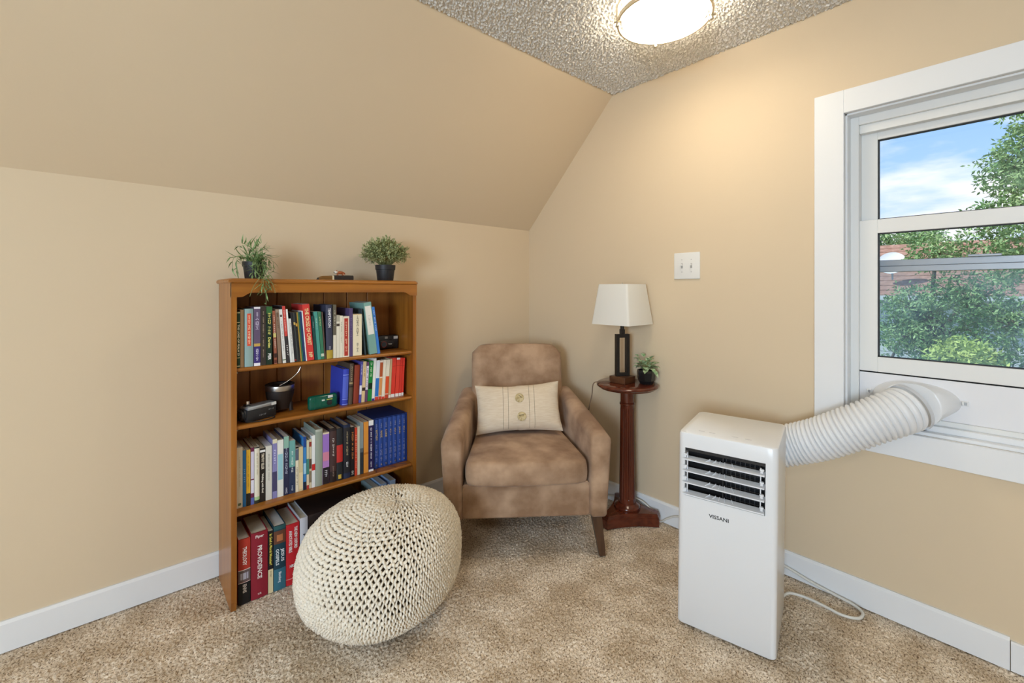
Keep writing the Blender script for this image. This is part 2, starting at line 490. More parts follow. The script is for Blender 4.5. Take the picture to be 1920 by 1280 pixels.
# rear window, out of view, added to account for light in the room
def small_window(name, label, axis, fixed, a0, a1, z0, z1):
    w = bpy.data.objects.new(name, None); COL.objects.link(w); struct(w, label)
    def bb(nm, m, u0, u1, d0, d1, c0, c1):
        if axis == 'x': G().box(fixed + d0, fixed + d1, u0, u1, c0, c1).build(nm, m, w)
        else: G().box(u0, u1, fixed + d0, fixed + d1, c0, c1).build(nm, m, w)
    for (u0, u1, c0, c1) in ((a0 - .09, a0, z0 - .09, z1 + .09), (a1, a1 + .09, z0 - .09, z1 + .09), (a0, a1, z1, z1 + .09), (a0, a1, z0 - .09, z0)):
        bb('casing_board', M_TRIM, u0, u1, 0, .018, c0, c1)
    for (u0, u1, c0, c1) in ((a0, a0 + .05, z0, z1), (a1 - .05, a1, z0, z1), (a0, a1, z1 - .05, z1), (a0, a1, z0, z0 + .05), (a0, a1, (z0 + z1) / 2 - .025, (z0 + z1) / 2 + .025)):
        bb('sash_bar', M_VINYL, u0, u1, -.09, -.05, c0, c1)
    bb('glass_pane', M_GLASS, a0 + .05, a1 - .05, -.075, -.07, z0 + .05, z1 - .05)
small_window('added_window_2', 'white window added in the unseen end wall', 'x', XB, -3.80, -2.70, .70, 1.90)

# ================================================================== BOOKCASE
BX0, BX1 = -1.783, -1.027          # outer faces
BI0, BI1 = -1.765, -1.045          # inner faces
BYF, BYB = -0.300, -0.030
case = thing('bookcase', 'honey brown wooden bookcase with three shelves against the knee wall', 'bookcase', (0, 0, 0))
def side(xa, xb):
    g = G()
    prof = [(BYB, 0), (BYB, 1.206), (BYF, 1.206), (BYF, .035), (BYF + .010, 0)]
    g.prism(prof, 0, xa, xb)
    return g.build('side_panel', M_WOOD_Z, case)
side(BX0, BI0); side(BI1, BX1)
# top board with clipped front corners and rounded edge
def topring(z, d):
    x0, x1, yf, yb, c = BX0 - .008 + d, BX1 + .010 - d, BYF - .012 + d, BYB + .012, .014
    return [(x0, yb, z), (x0, yf + c, z), (x0 + c, yf, z), (x1 - c, yf, z), (x1, yf + c, z), (x1, yb, z)]
G().loft([topring(1.206, .005), topring(1.2095, .001), topring(1.214, 0), topring(1.2195, .002), topring(1.224, .008)]).build('top_board', M_WOOD_X, case, smooth=40)
# shaped apron below the top
zt, zm, ze = 1.206, 1.171, 1.155
ap = [(BX0, zt), (BX1, zt), (BX1, ze), (BX1 - .030, ze)]
for k in range(1, 7):
    t = k / 6; ap.append((BX1 - .030 - .035 * t, ze + (zm - ze) * (3 * t * t - 2 * t ** 3)))
for k in range(6, -1, -1):
    t = k / 6; ap.append((BX0 + .030 + .035 * t, ze + (zm - ze) * (3 * t * t - 2 * t ** 3)))
ap.append((BX0, ze))
G().prism(ap, 1, BYF - .006, BYF + .014).build('apron', M_WOOD_X, case)
# back planks
edges = [BI0 - .004, -1.675, -1.570, -1.470, -1.370, -1.262, -1.160, BI1 + .004]
for i in range(7):
    G().rbox(edges[i] + .0012, edges[i + 1] - .0012, BYB - .014, BYB - .006, .04, 1.20, r=.002, seg=1).build('plank', M_WOOD_BACK, case)
G().box(BI0, BI1, BYB - .006, BYB - .001, .04, 1.20).build('back_board', M_WOOD_BACK, case)
# shelves with rounded front edge
SH = (.893, .678, .358)
for z in SH:
    t = .016; r = t / 2
    pr = [(BYB - .014, z), (BYB - .014, z - t)]
    for k in range(7):
        a = -PI / 2 - PI * k / 6
        pr.append((BYF + .006 + r + math.cos(a) * r, z - r + math.sin(a) * r))
    s = G().prism(pr, 0, BI0 + .001, BI1 - .001).build('shelf', M_WOOD_X, case, smooth=50)
    for xx in (BI0, BI1):
        for yy in (BYF + .03, BYB - .05):
            d = .008 if xx == BI0 else -.008
            g = G(); g.tube([(xx, yy, z - t - .004), (xx + d, yy, z - t - .004)], .004, 8)
            g.build('shelf_pin', M_NICKEL, s)

# ================================================================== BOOKS
def bars(name, pattern, material, parent, loc, horizontal, L, H):
    """lettering too worn or too small to read: rows of short strokes"""
    g = G(); tot = sum(pattern) + len(pattern) - 1
    step = L / max(tot, 1); p = -L / 2
    rnd = random.Random(tot * 31 + int(L * 10000))
    for count in pattern:
        for ch in range(count):
            hh = H * (0.5 if rnd.random() < .6 else .32)
            k = rnd.random()
            if k < .5:
                bx = [(p + step * .12, p + step * .38, -hh, hh), (p + step * .38, p + step * .8, hh * .3, hh * .75)]
            elif k < .8:
                bx = [(p + step * .3, p + step * .6, -hh, hh)]
            else:
                bx = [(p + step * .12, p + step * .85, -hh, -hh * .4), (p + step * .12, p + step * .85, hh * .4, hh)]
            for (u0, u1, v0, v1) in bx:
                if horizontal: g.box(u0, u1, -.0003, .0003, v0, v1)
                else: g.box(v0, v1, -.0003, .0003, -u1, -u0)
            p += step
        p += step
    o = g.build(name, material, parent); o.location = loc
    return o

def book(group, x0, x1, H, lean, hard, depth, cover, bands, texts, label, yp, zs):
    t = x1 - x0
    la = math.radians(lean)
    pivot = x0 if lean <= 0 else x1
    root = thing('book', label, 'book', (pivot, yp, zs + .0004), (0, la, 0), group)
    ox = 0 if lean <= 0 else -t
    t2 = t * math.cos(la) - .0004
    if lean > 0: ox = -t2
    cm = flat(cover, .45 if not hard else .6)
    w = .0022 if hard else .0008
    w = min(w, t2 * .3)
    g = G()
    bulge = min(.003, t2 * .15) if hard else .0
    # spine (slightly rounded on hardbacks) and two boards
    sp = [(ox, w), (ox, 0)] if not bulge else [(ox, w * 1.6)] + [(ox + t2 * k / 6, -bulge * math.sin(PI * k / 6)) for k in range(7)]
    if bulge:
        poly = sp + [(ox + t2, w * 1.6)]
    else:
        poly = [(ox, w), (ox, 0), (ox + t2, 0), (ox + t2, w)]
    g.prism(poly, 2, 0, H)
    g.box(ox, ox + w, w, depth, 0, H); g.box(ox + t2 - w, ox + t2, w, depth, 0, H)
    g.build('cover', cm, root, smooth=40 if bulge else None)
    ins = .004 if hard else .0006
    G().box(ox + w, ox + t2 - w, w, depth - ins, ins, H - ins).build('page_block', M_PAGES if (len(label) % 3) else M_PAGES_W, root)
    fy = -bulge - .0003
    for bd in bands:
        a, bb, c = bd[:3]
        wf = bd[3] if len(bd) > 3 else 1.0          # width of the band as a share of the spine
        u0, u1 = .5 - wf / 2, .5 + wf / 2
        gb = G()
        if bulge:
            us = [u0 + (u1 - u0) * k / 6 for k in range(7)]
            pl = [(ox + t2 * u, -bulge * math.sin(PI * u) - .0004) for u in us]
            pl += [(ox + t2 * u, -bulge * math.sin(PI * u) + .0006) for u in us[::-1]]
            gb.prism(pl, 2, a * H, bb * H)
            gb.build('spine_band', flat(c), root, smooth=40)
        else:
            gb.box(ox + t2 * max(u0, .02), ox + t2 * min(u1, .98), -.0005, .0004, a * H, bb * H)
            gb.build('spine_band', flat(c), root)
    for tx in texts:
        s, zc, ln, th, c = tx[:5]
        off = tx[5] * t2 if len(tx) > 5 else 0
        m = flat(c)
        if zc == 'H':
            text('spine_lettering', s, m, root, (ox + t2 / 2, fy - .0006, ln * H), ROT_FRONT, th * t2, th * t2 * .5)
        elif not isinstance(s, str):
            bars('spine_lettering', s, m, root, (ox + t2 / 2 + off, fy - .0005, zc * H), False, ln * H, th * t2 * .9)
        else:
            text('spine_lettering', s, m, root, (ox + t2 / 2 + off, fy - .0006, zc * H), ROT_DOWN, ln * H, th * t2 * 1.05)
    return root
BOOK_ROWS = [
 ('top shelf books', -0.288, 0.893, [
  (-1.7641, -1.7525, 0.208, 0, 1, 0.15, '1c3a28', [(0.97, 0.985, 'd8cfa0'), (0.8, 0.81, 'd8cfa0'), (0.17, 0.18, 'd8cfa0'), (0.02, 0.035, 'd8cfa0')], [('THE LORD OF PSALM 23', 0.49, 0.55, 0.5, 'f0ead0')], 'dark green hardback with gold bands, first at left of top shelf'),
  (-1.7519, -1.7399, 0.214, 0, 0, 0.14, '8a6a48', [], [], 'plain tan paperback beside the dark green hardback on top shelf'),
  (-1.7378, -1.7092, 0.217, 0, 1, 0.15, '8fa8a6', [(0.36, 0.92, 'd9553a', 0.46)], [((6, 3, 9), 0.64, 0.5, 0.26, 'f6e3c0')], 'grey teal hardback with red spine label on top shelf'),
  (-1.7075, -1.6854, 0.223, 0, 0, 0.15, '63546e', [(0.05, 0.33, '3b2f72'), (0, 0.05, 'efeaf0'), (0.97, 1, 'efeaf0'), (0.33, 0.38, 'c8a552')], [((4, 2, 8), 0.76, 0.3, 0.5, 'd8d0e4'), ((7, 4), 0.19, 0.2, 0.4, 'f0eef6')], 'purple paperback with white top and foot on top shelf'),
  (-1.6847, -1.6663, 0.224, 0, 0, 0.15, '3a332e', [], [((3, 5, 7, 2, 6), 0.62, 0.6, 0.22, 'b9a68c'), ((8,), 0.2, 0.14, 0.22, 'b9a68c')], 'thin-lettered charcoal brown paperback left of the yellow-titled green book'),
  (-1.6656, -1.6445, 0.224, 0, 0, 0.15, '1d3226', [(0.88, 1, '3a6a3a')], [((7, 5), 0.7, 0.38, 0.5, 'e9e27a'), ('Darden', 0.38, 0.18, 0.42, 'e9e27a'), ('PER', 0.14, 0.11, 0.5, 'f2f2ee')], 'dark green paperback with large yellow title on top shelf'),
  (-1.6374, -1.6269, 0.207, -2, 0, 0.15, '9a5a44', [(0.5, 0.58, 'cfc27a'), (0.12, 0.2, '3c2420'), (0.02, 0.08, '5a2d24')], [((4, 5), 0.75, 0.35, 0.4, 'f0d8c8'), ((6,), 0.38, 0.18, 0.4, 'f4ece0')], 'mottled orange brown paperback right of the dark green one on top shelf'),
  (-1.6231, -1.6103, 0.212, -3, 0, 0.15, '8d7460', [(0.93, 1, 'a08a76')], [((3, 5), 0.8, 0.3, 0.35, '4a3426')], 'dusty brown paperback leaning beside the mottled orange one'),
  (-1.6065, -1.5947, 0.212, -4, 0, 0.15, 'e6e4de', [(0.86, 0.9, '4a3a34', 0.6), (0.05, 0.07, '6a7a5a')], [((1, 5, 3, 3, 9), 0.5, 0.55, 0.25, '8a8a90')], 'white paperback with small dark emblem leaning on top shelf'),
  (-1.5923, -1.5807, 0.225, -4.6, 0, 0.15, '3a3638', [(0.47, 1, 'd24a42')], [((6, 9), 0.74, 0.38, 0.35, 'f0d8cc'), ((5,), 0.22, 0.2, 0.4, 'd8d4d0')], 'red over black paperback between two white ones on top shelf'),
  (-1.5799, -1.5729, 0.212, -4.6, 0, 0.14, 'efeeea', [], [], 'tall thin white paperback right of the red and black one'),
  (-1.5725, -1.564, 0.174, -4.6, 0, 0.13, 'e4e2dc', [], [((4, 3, 5, 2, 3, 5), 0.55, 0.7, 0.35, '4a4a4a')], 'short white booklet with grey lettering on top shelf'),
  (-1.5631, -1.556, 0.199, -4.8, 0, 0.14, '2b2a2e', [(0.03, 0.05, 'b03028')], [], 'thin black booklet with red dot at its foot'),
  (-1.5554, -1.548, 0.199, -4.8, 0, 0.14, '3c4040', [(0.75, 0.8, 'c8a860')], [], 'thin slate grey booklet with gold mark near top'),
  (-1.5476, -1.5414, 0.198, -4.8, 0, 0.14, '222426', [(0.72, 0.78, 'd0a040')], [], 'thin black booklet with gold mark near top'),
  (-1.541, -1.5357, 0.199, -4.8, 0, 0.14, 'a88a3e', [], [], 'very thin mustard booklet among thin dark ones'),
  (-1.5353, -1.5301, 0.199, -4.8, 0, 0.14, '2f6a58', [], [], 'very thin green booklet next to the mustard one'),
  (-1.5296, -1.5215, 0.2, -4.8, 0, 0.14, '28406a', [], [], 'thin navy booklet left of the big red book'),
  (-1.5211, -1.5166, 0.204, -4.8, 0, 0.14, 'f0f0ee', [], [], 'very thin white booklet touching the big red book'),
  (-1.5156, -1.4884, 0.23, -5, 0, 0.155, 'd5403c', [], [('THE CROSS OF CHRIST', 0.6, 0.66, 0.52, 'f4e3a8'), ('IVP', 0.1, 0.09, 0.5, 'f4e3a8')], 'large red paperback with cream title leaning on top shelf'),
  (-1.4865, -1.4757, 0.181, -4.5, 0, 0.14, '1e4a48', [], [((6,), 0.8, 0.15, 0.35, '9ac0b4')], 'short dark teal paperback right of the big red book'),
  (-1.4749, -1.4617, 0.199, -4.4, 0, 0.15, '4f9a8e', [], [((8,), 0.75, 0.25, 0.3, 'cfe8dc')], 'bright teal paperback on top shelf'),
  (-1.4609, -1.4484, 0.198, -4.2, 0, 0.15, '3c7a5c', [(0.06, 0.12, 'cfd8c0')], [((7,), 0.8, 0.2, 0.35, 'd8e6a8')], 'sea green paperback right of the bright teal one'),
  (-1.4478, -1.4419, 0.197, -3.8, 0, 0.15, '5c4a40', [], [], 'thin brown paperback right of the sea green one'),
  (-1.4398, -1.4139, 0.225, -1, 1, 0.16, '3b3e52', [(0, 0.16, 'b59a3c')], [('TEMPTATION', 0.76, 0.36, 0.42, 'f0f0f4'), ((5,), 0.2, 0.06, 0.3, 'd0d0d8')], 'slate navy hardback with yellow foot and white title'),
  (-1.413, -1.3997, 0.226, 0, 0, 0.16, '6a6354', [(0, 0.43, 'e3dcc8')], [((3, 6), 0.75, 0.3, 0.35, 'd8d0b8')], 'olive grey over cream paperback right of the slate navy hardback'),
  (-1.399, -1.3853, 0.181, 0, 0, 0.14, 'e6dfcc', [(0.85, 1, 'b0aa98'), (0.74, 0.8, '4a4038')], [], 'cream paperback with grey top and dark emblem on top shelf'),
  (-1.3849, -1.3718, 0.178, 0, 0, 0.14, 'ece4d0', [], [((3, 6, 2, 6), 0.6, 0.5, 0.3, 'a09880')], 'narrow cream paperback left of the red-panelled one'),
  (-1.3711, -1.3442, 0.175, 0, 0, 0.14, 'ecdfcb', [(0.03, 0.95, 'b5392f', 0.62)], [((8, 3, 3), 0.5, 0.75, 0.25, 'f2dcb8')], 'cream paperback with long red spine panel on top shelf'),
  (-1.3437, -1.329, 0.209, 0, 0, 0.15, '5a4a72', [], [((6, 4), 0.6, 0.4, 0.3, '8f7fae')], 'purple paperback between two cream books on top shelf'),
  (-1.3283, -1.2886, 0.183, 0, 0, 0.145, 'f0e3c4', [(0.985, 1, 'd0a870'), (0, 0.015, 'd0a870')], [((8, 6), 0.72, 0.5, 0.22, '4a3c30'), ((4, 5), 0.2, 0.22, 0.22, '4a3c30')], 'wide cream paperback with brown lettering on top shelf'),
  (-1.2716, -1.2681, 0.206, -5.5, 0, 0.15, '3e4a4e', [], [((2, 4), 0.75, 0.2, 0.4, 'b0bcc0')], 'dark blue grey paperback leaning left of the big teal book'),
  (-1.2508, -1.2158, 0.233, -7.5, 0, 0.165, '7fa89e', [(0.38, 0.93, 'ece8de', 0.8)], [((1, 7), 0.65, 0.2, 0.25, 'c0b8a8')], 'large teal paperback with cream spine panel leaning on top shelf'),
  (-1.2148, -1.2026, 0.213, -7.5, 0, 0.16, '3f7fd0', [], [((3, 4, 4), 0.7, 0.45, 0.4, 'cfe0f4')], 'slim bright blue book, last in the top shelf row'),
 ]),
 ('second shelf books', -0.258, 0.678, [
  (-1.3652, -1.3403, 0.157, 2.2, 1, 0.15, '3a48b8', [(0.83, 0.85, '8fa0e8'), (0.16, 0.18, '8fa0e8'), (0.02, 0.04, '8fa0e8'), (0.2, 0.8, '5566cc')], [], 'bright blue hardback beside the green camera on second shelf'),
  (-1.3372, -1.32, 0.179, 2.4, 1, 0.15, '5a4c40', [(0.42, 0.46, '2e2620'), (0.5, 0.54, 'a8946c')], [((8,), 0.75, 0.36, 0.35, 'c8b48c')], 'grey brown leather book with gold title on second shelf'),
  (-1.3159, -1.2924, 0.17, 2.6, 1, 0.15, '8e3a26', [], [], 'plain rust red leather book on second shelf'),
  (-1.2905, -1.2798, 0.183, 3, 0, 0.14, '5a56a8', [(0.2, 0.42, 'eae6f0')], [((7,), 0.8, 0.25, 0.5, 'f0f0fa')], 'slim violet blue paperback right of the rust red book'),
  (-1.2788, -1.264, 0.182, 3, 0, 0.14, 'e2c898', [(0.28, 0.36, '3a2a20')], [((1, 3, 3), 0.75, 0.25, 0.35, '7a5a38')], 'tan paperback left of the bright green one on second shelf'),
  (-1.2631, -1.2512, 0.178, 3, 0, 0.14, '6a4a6c', [(0.3, 0.9, 'e8dcea')], [((4, 2, 5), 0.6, 0.5, 0.5, '5a2a5c')], 'purple and white paperback touching the bright green one'),
  (-1.2502, -1.2316, 0.181, 3.2, 0, 0.14, '1f8a3e', [(0.3, 0.45, '102818')], [((3, 5, 3), 0.78, 0.36, 0.45, 'e8f4d8')], 'bright green paperback on second shelf'),
  (-1.2306, -1.218, 0.191, 3.2, 0, 0.14, 'f2f0ea', [(0, 0.05, '4a3a90')], [], 'tall plain white paperback right of the bright green one'),
  (-1.2169, -1.2, 0.18, 3.2, 0, 0.14, 'e8ecf2', [(0.09, 0.55, '2f78c8'), (0, 0.08, 'd84a38')], [], 'white paperback with blue lower panel on second shelf'),
  (-1.199, -1.1845, 0.178, 3.2, 0, 0.14, 'f0e0d0', [(0.58, 0.95, 'b85a34'), (0.1, 0.55, 'e09a5a'), (0, 0.08, 'd04a38')], [], 'cream paperback with rust and orange panels on second shelf'),
  (-1.1835, -1.1694, 0.179, 3.2, 0, 0.14, 'f2e8d4', [(0, 0.06, 'd84a38')], [], 'cream paperback with thin red foot on second shelf'),
  (-1.1683, -1.1509, 0.178, 3.2, 0, 0.14, 'ece2cc', [(0.12, 0.57, 'e0562c'), (0, 0.1, 'c84830')], [], 'cream paperback with orange lower panel on second shelf'),
  (-1.1498, -1.1386, 0.181, 3, 0, 0.14, 'c8ac84', [(0, 0.07, 'f0ece4')], [], 'narrow beige paperback left of the red set'),
  (-1.1376, -1.1187, 0.183, 3, 0, 0.14, 'dc3e30', [(0, 0.08, 'f4f0ec'), (0.79, 0.795, '801810')], [], 'red paperback, leftmost of the red set on second shelf'),
  (-1.116, -1.0985, 0.182, 3, 0, 0.14, 'e04434', [(0, 0.08, 'f4f0ec'), (0.79, 0.795, '801810'), (0.95, 1, 'f0e8e4')], [], 'red paperback, second of the red set on second shelf'),
  (-1.0974, -1.0858, 0.18, 3, 0, 0.14, 'd83a2e', [(0, 0.08, 'f4f0ec'), (0.79, 0.795, '801810')], [], 'red paperback, third of the red set on second shelf'),
  (-1.0847, -1.0736, 0.179, 3, 0, 0.14, 'dd3c30', [(0, 0.08, 'f4f0ec'), (0.79, 0.795, '801810')], [], 'red paperback, last of the red set by the case side'),
 ]),
 ('third shelf books', -0.255, 0.358, [
  (-1.7575, -1.7383, 0.228, 0, 0, 0.155, 'e7dfcb', [(0.04, 0.08, '6a7a5a', 0.5)], [((1, 7, 2, 3, 6), 0.6, 0.5, 0.2, 'c8b890')], 'cream paperback, first at left of third shelf'),
  (-1.7376, -1.7269, 0.214, 0, 0, 0.15, '2878c0', [], [((3, 3), 0.55, 0.25, 0.45, '8ec0ec')], 'bright blue paperback at left of third shelf'),
  (-1.7263, -1.7125, 0.213, 0, 0, 0.15, 'edb93a', [(0, 0.22, '2a2622')], [((5, 4, 2, 6), 0.6, 0.6, 0.22, 'b88820')], 'yellow paperback with black foot on third shelf'),
  (-1.7117, -1.6999, 0.218, 0, 0, 0.15, '6e2a4a', [(0.45, 0.93, 'd8d0e2'), (0.2, 0.43, 'e6e2ee'), (0, 0.12, '5a6ab0')], [], 'burgundy and white paperback right of the yellow one'),
  (-1.6991, -1.6813, 0.217, 0, 1, 0.16, 'e9e1cb', [(0, 0.06, '2c3024'), (0.06, 0.12, 'a8c890'), (0.98, 1, '2a2a26')], [((3, 5, 2, 5), 0.7, 0.4, 0.3, 'b8ac8c')], 'cream hardback with black cap and foot on third shelf'),
  (-1.6806, -1.661, 0.207, 0, 0, 0.15, '26201c', [(0.93, 0.97, 'f0eee8')], [('TIMOTHY KELLER', 0.76, 0.3, 0.5, 'e8dcc4'), ('Walking with God', 0.35, 0.36, 0.45, 'e8e0d0')], 'black paperback with white author name on third shelf'),
  (-1.6602, -1.638, 0.212, 0, 0, 0.155, 'd8d4c8', [], [((11, 2, 7), 0.6, 0.5, 0.2, 'a8a498')], 'plain pale grey thick paperback right of the black author-name one'),
  (-1.6362, -1.6197, 0.233, 0, 0, 0.155, '8a86b8', [(0.93, 1, 'e0d8b8'), (0.12, 0.45, '4a4668')], [((6,), 0.7, 0.25, 0.4, 'e4e2f4')], 'lavender paperback with dark violet pattern on third shelf'),
  (-1.619, -1.5965, 0.226, 0, 0, 0.15, 'e8e8e0', [(0.3, 0.75, '9acbd6', 0.8)], [], 'white paperback with pale blue shape on its spine'),
  (-1.5957, -1.5764, 0.235, 0, 0, 0.155, '30324c', [(0.8, 1, '8fb8a8')], [((9, 7), 0.58, 0.45, 0.5, 'c8cce0'), ((6,), 0.08, 0.1, 0.4, 'e0e0ea')], 'dark slate paperback with sea green top and tall title'),
  (-1.5756, -1.5523, 0.214, 0, 0, 0.155, '2f3a56', [(0.5, 1, '6fa8a2')], [((3, 6, 4), 0.6, 0.4, 0.3, 'eaf0ea'), ((6,), 0.1, 0.1, 0.3, 'c8d0dc')], 'navy paperback fading to teal top on third shelf'),
  (-1.5515, -1.5398, 0.184, 0, 0, 0.14, 'eee3c8', [(0.96, 1, '1e1c1a'), (0.7, 0.95, '5a6478')], [((12,), 0.35, 0.4, 0.35, '806c48')], 'cream paperback with black cap on third shelf'),
  (-1.5389, -1.5229, 0.18, 0, 0, 0.14, 'd9c79a', [(0.05, 0.42, 'ecd8ac')], [], 'two-tone tan paperback right of the black-capped one'),
  (-1.5217, -1.5101, 0.219, 0, 0, 0.155, '3f86c8', [(0.8, 1, '24488e'), (0, 0.15, '242a38'), (0.3, 0.5, 'a8d4ea')], [], 'blue paperback with navy top on third shelf'),
  (-1.5093, -1.4996, 0.201, 0, 0, 0.15, '4a8a7c', [(0.62, 1, 'd8d0b0'), (0.08, 0.3, 'e8d4b4'), (0, 0.08, 'b84038')], [], 'green paperback with cream top and red foot on third shelf'),
  (-1.4988, -1.4895, 0.203, 0, 0, 0.15, 'd6c8a8', [(0.4, 0.6, '5a4434'), (0.12, 0.35, '8a7a62'), (0.85, 0.95, '9a3a30')], [], 'beige patterned paperback left of the white and red one'),
  (-1.4887, -1.4751, 0.216, 0, 0, 0.15, 'f0f0ee', [(0.33, 0.45, 'cc2f2c')], [], 'white paperback with red block on third shelf'),
  (-1.4742, -1.4453, 0.238, 0, 1, 0.16, '9aa394', [(0.96, 1, 'b8bcae')], [], 'thick grey green cloth hardback on third shelf'),
  (-1.4444, -1.4175, 0.218, 0, 0, 0.15, 'b884c4', [(0.62, 0.97, 'a078c8'), (0.45, 0.62, 'd888a0'), (0, 0.32, '2a2226'), (0.97, 1, 'e8d8b0')], [((4,), 0.2, 0.14, 0.45, 'e8e4ea')], 'lavender and pink paperback with black foot on third shelf'),
  (-1.4153, -1.3874, 0.23, 0, 1, 0.16, '2c211f', [(0.2, 0.95, '4c3634')], [((3, 8), 0.65, 0.35, 0.3, 'e4dcd4'), ((8,), 0.2, 0.2, 0.25, 'a08878')], 'black hardback with brown spine panel on third shelf'),
  (-1.3865, -1.3603, 0.224, 0, 1, 0.16, '2a2c2e', [(0.35, 0.68, 'c4342e'), (0.03, 0.11, 'd0b048', 0.5)], [], 'black hardback with broad red band on third shelf'),
  (-1.3571, -1.3271, 0.233, 0, 1, 0.165, '27304a', [(0.1, 0.95, '2b2a2e')], [((9, 7), 0.65, 0.45, 0.3, 'c0ac84'), ((4,), 0.26, 0.1, 0.3, 'e8e8e8')], 'navy hardback with dark spine and gold title on third shelf'),
  (-1.3257, -1.3081, 0.219, 0, 0, 0.15, '221c1c', [], [((7, 2, 3, 5), 0.62, 0.55, 0.5, 'e08a4a'), ((4,), 0.08, 0.08, 0.5, 'e8e0d4')], 'black paperback with orange title on third shelf'),
  (-1.3071, -1.296, 0.212, 0, 0, 0.15, 'd0452e', [], [((3, 5, 2, 4), 0.5, 0.7, 0.3, 'f0c8a0')], 'slim red orange paperback on third shelf'),
  (-1.295, -1.2839, 0.215, 0, 0, 0.15, 'cfcbb4', [], [], 'slim sage cream paperback right of the red orange one'),
  (-1.2829, -1.2677, 0.229, 0, 0, 0.155, '8a9494', [(0, 0.42, '33383c'), (0.42, 0.5, '586064')], [], 'grey over black paperback left of the orange one'),
  (-1.2662, -1.2444, 0.229, 0, 0, 0.15, 'e0953e', [(0.36, 0.4, 'c87828')], [], 'orange paperback on third shelf'),
  (-1.2434, -1.2202, 0.231, 0, 0, 0.155, '2a2352', [(0.9, 1, 'f0f0f0'), (0, 0.04, 'f0f0f0')], [((3, 5, 2, 1, 7, 6), 0.55, 0.62, 0.4, 'f4f2fa'), ((7,), 0.14, 0.12, 0.3, 'e8e6f0')], 'dark purple paperback with white cap beside the blue boxed set'),
 ]),
 ('books on the carpet', -0.27, 0, [
  (-1.7557, -1.7153, 0.244, 0, 1, 0.17, 'b8392b', [(0, 0.33, '181616'), (0.33, 0.335, 'f0e8e0'), (0.34, 0.52, '6a5a58'), (0.522, 0.53, 'f0e8e0'), (0.38, 0.48, 'b4b0bc', 0.7)], [('THEOLOGY', 0.74, 0.28, 0.32, 'f6ece4'), ('ENNS', 0.24, 0.13, 0.3, 'c8b8a8')], 'red and black theology book, first on the carpet in bookcase'),
  (-1.7136, -1.6565, 0.252, 0, 1, 0.175, '8e2130', [], [('PROVIDENCE', 0.55, 0.5, 0.26, 'f2e6e0'), ('Piper', 'H', 0.94, 0.5, 'f2e6e0'), ('22', 'H', 0.07, 0.22, 'f0d8d0')], 'thick crimson hardback titled in white, standing on the carpet'),
  (-1.6553, -1.637, 0.242, 0, 0, 0.15, '201c1e', [(0, 0.38, 'dfcfa4')], [('Is God a Moral Monster?', 0.7, 0.5, 0.5, 'f0e060'), ((5,), 0.3, 0.1, 0.3, 'a09070')], 'black and cream paperback between crimson and teal books below'),
  (-1.6358, -1.5921, 0.253, 0, 1, 0.18, '1f3f4c', [(0, 0.33, '3a6f80'), (0.94, 1, '2f5a5c'), (0.72, 0.92, '6a4230'), (0.76, 0.86, 'b87248', 0.5)], [('JESUS', 0.53, 0.2, 0.3, 'e8eef0', 0.22), ('GOSPELS', 0.52, 0.25, 0.26, 'e8eef0', -0.22), ('Blomberg', 0.2, 0.16, 0.28, 'd8e4e8')], 'dark teal hardback with painted figure on its spine, on the carpet'),
  (-1.5909, -1.5411, 0.242, 0, 1, 0.18, 'bf2229', [(0.1, 0.105, 'f0d0c8')], [('THE NEW OXFORD', 0.77, 0.36, 0.26, 'f6eeea', 0.2), ('ANNOTATED BIBLE', 0.72, 0.36, 0.26, 'f6eeea', -0.2), ('NRSV', 'H', 0.31, 0.5, 'f6eeea')], 'thick red hardback with two-line white title, on the carpet'),
  (-1.5387, -1.5091, 0.253, 0, 1, 0.18, 'c6c6cc', [], [((7,), 0.5, 0.5, 0.3, '4a4a52')], 'pale grey hardback right of the thick red one on the carpet'),
 ]),
]
for grp, yp, zs, rows in BOOK_ROWS:
    for r in rows:
        book(grp, *r, yp, zs)

# blue boxed set
box_set = thing('slipcase', 'dark blue slipcase holding seven matching blue volumes on third shelf', 'slipcase', (0, 0, .3585))
sx0, sx1, syf, syb, sh = -1.2165, -1.0475, -.245, -.062, .231
M_SLIP = mat('blue_slipcase', '22397a', .6, 0, .3)
g = G(); w = .003
g.box(sx0, sx0 + w, syf, syb, 0, sh); g.box(sx1 - w, sx1, syf, syb, 0, sh)
g.box(sx0 + w, sx1 - w, syf, syb, 0, w); g.box(sx0 + w, sx1 - w, syf, syb, sh - w, sh); g.box(sx0 + w, sx1 - w, syb - w, syb, w, sh - w)
g.build('case_shell', M_SLIP, box_set)
NUM = ['first', 'second', 'third', 'fourth', 'fifth', 'sixth', 'last']
TT = ['MATTHEW', 'MARK', 'LUKE', (4,), (4,), 'JOHN', (4,)]
vw = (sx1 - sx0 - 2 * w - .001) / 7
for i in range(7):
    a = sx0 + w + .0005 + i * vw
    lb = '%s volume from the left in the blue boxed set' % NUM[i] if i < 6 else 'last volume of the blue boxed set, nearest the case side'
    bk = book('blue boxed set volumes', a + .0003, a + vw - .0003, .222, 0, 1, .17, '2c4a94',
         [], [(TT[i], .68, .15 if i else .22, .42, 'c0a878'), ((6,), .86, .1, .3, '9aa0b8'), ((3, 4, 3,), .3, .36, .45, '7f86b0'), ((2,), .05, .04, .3, 'c0a878')], lb, syf + .0032, .3585 + .0032)
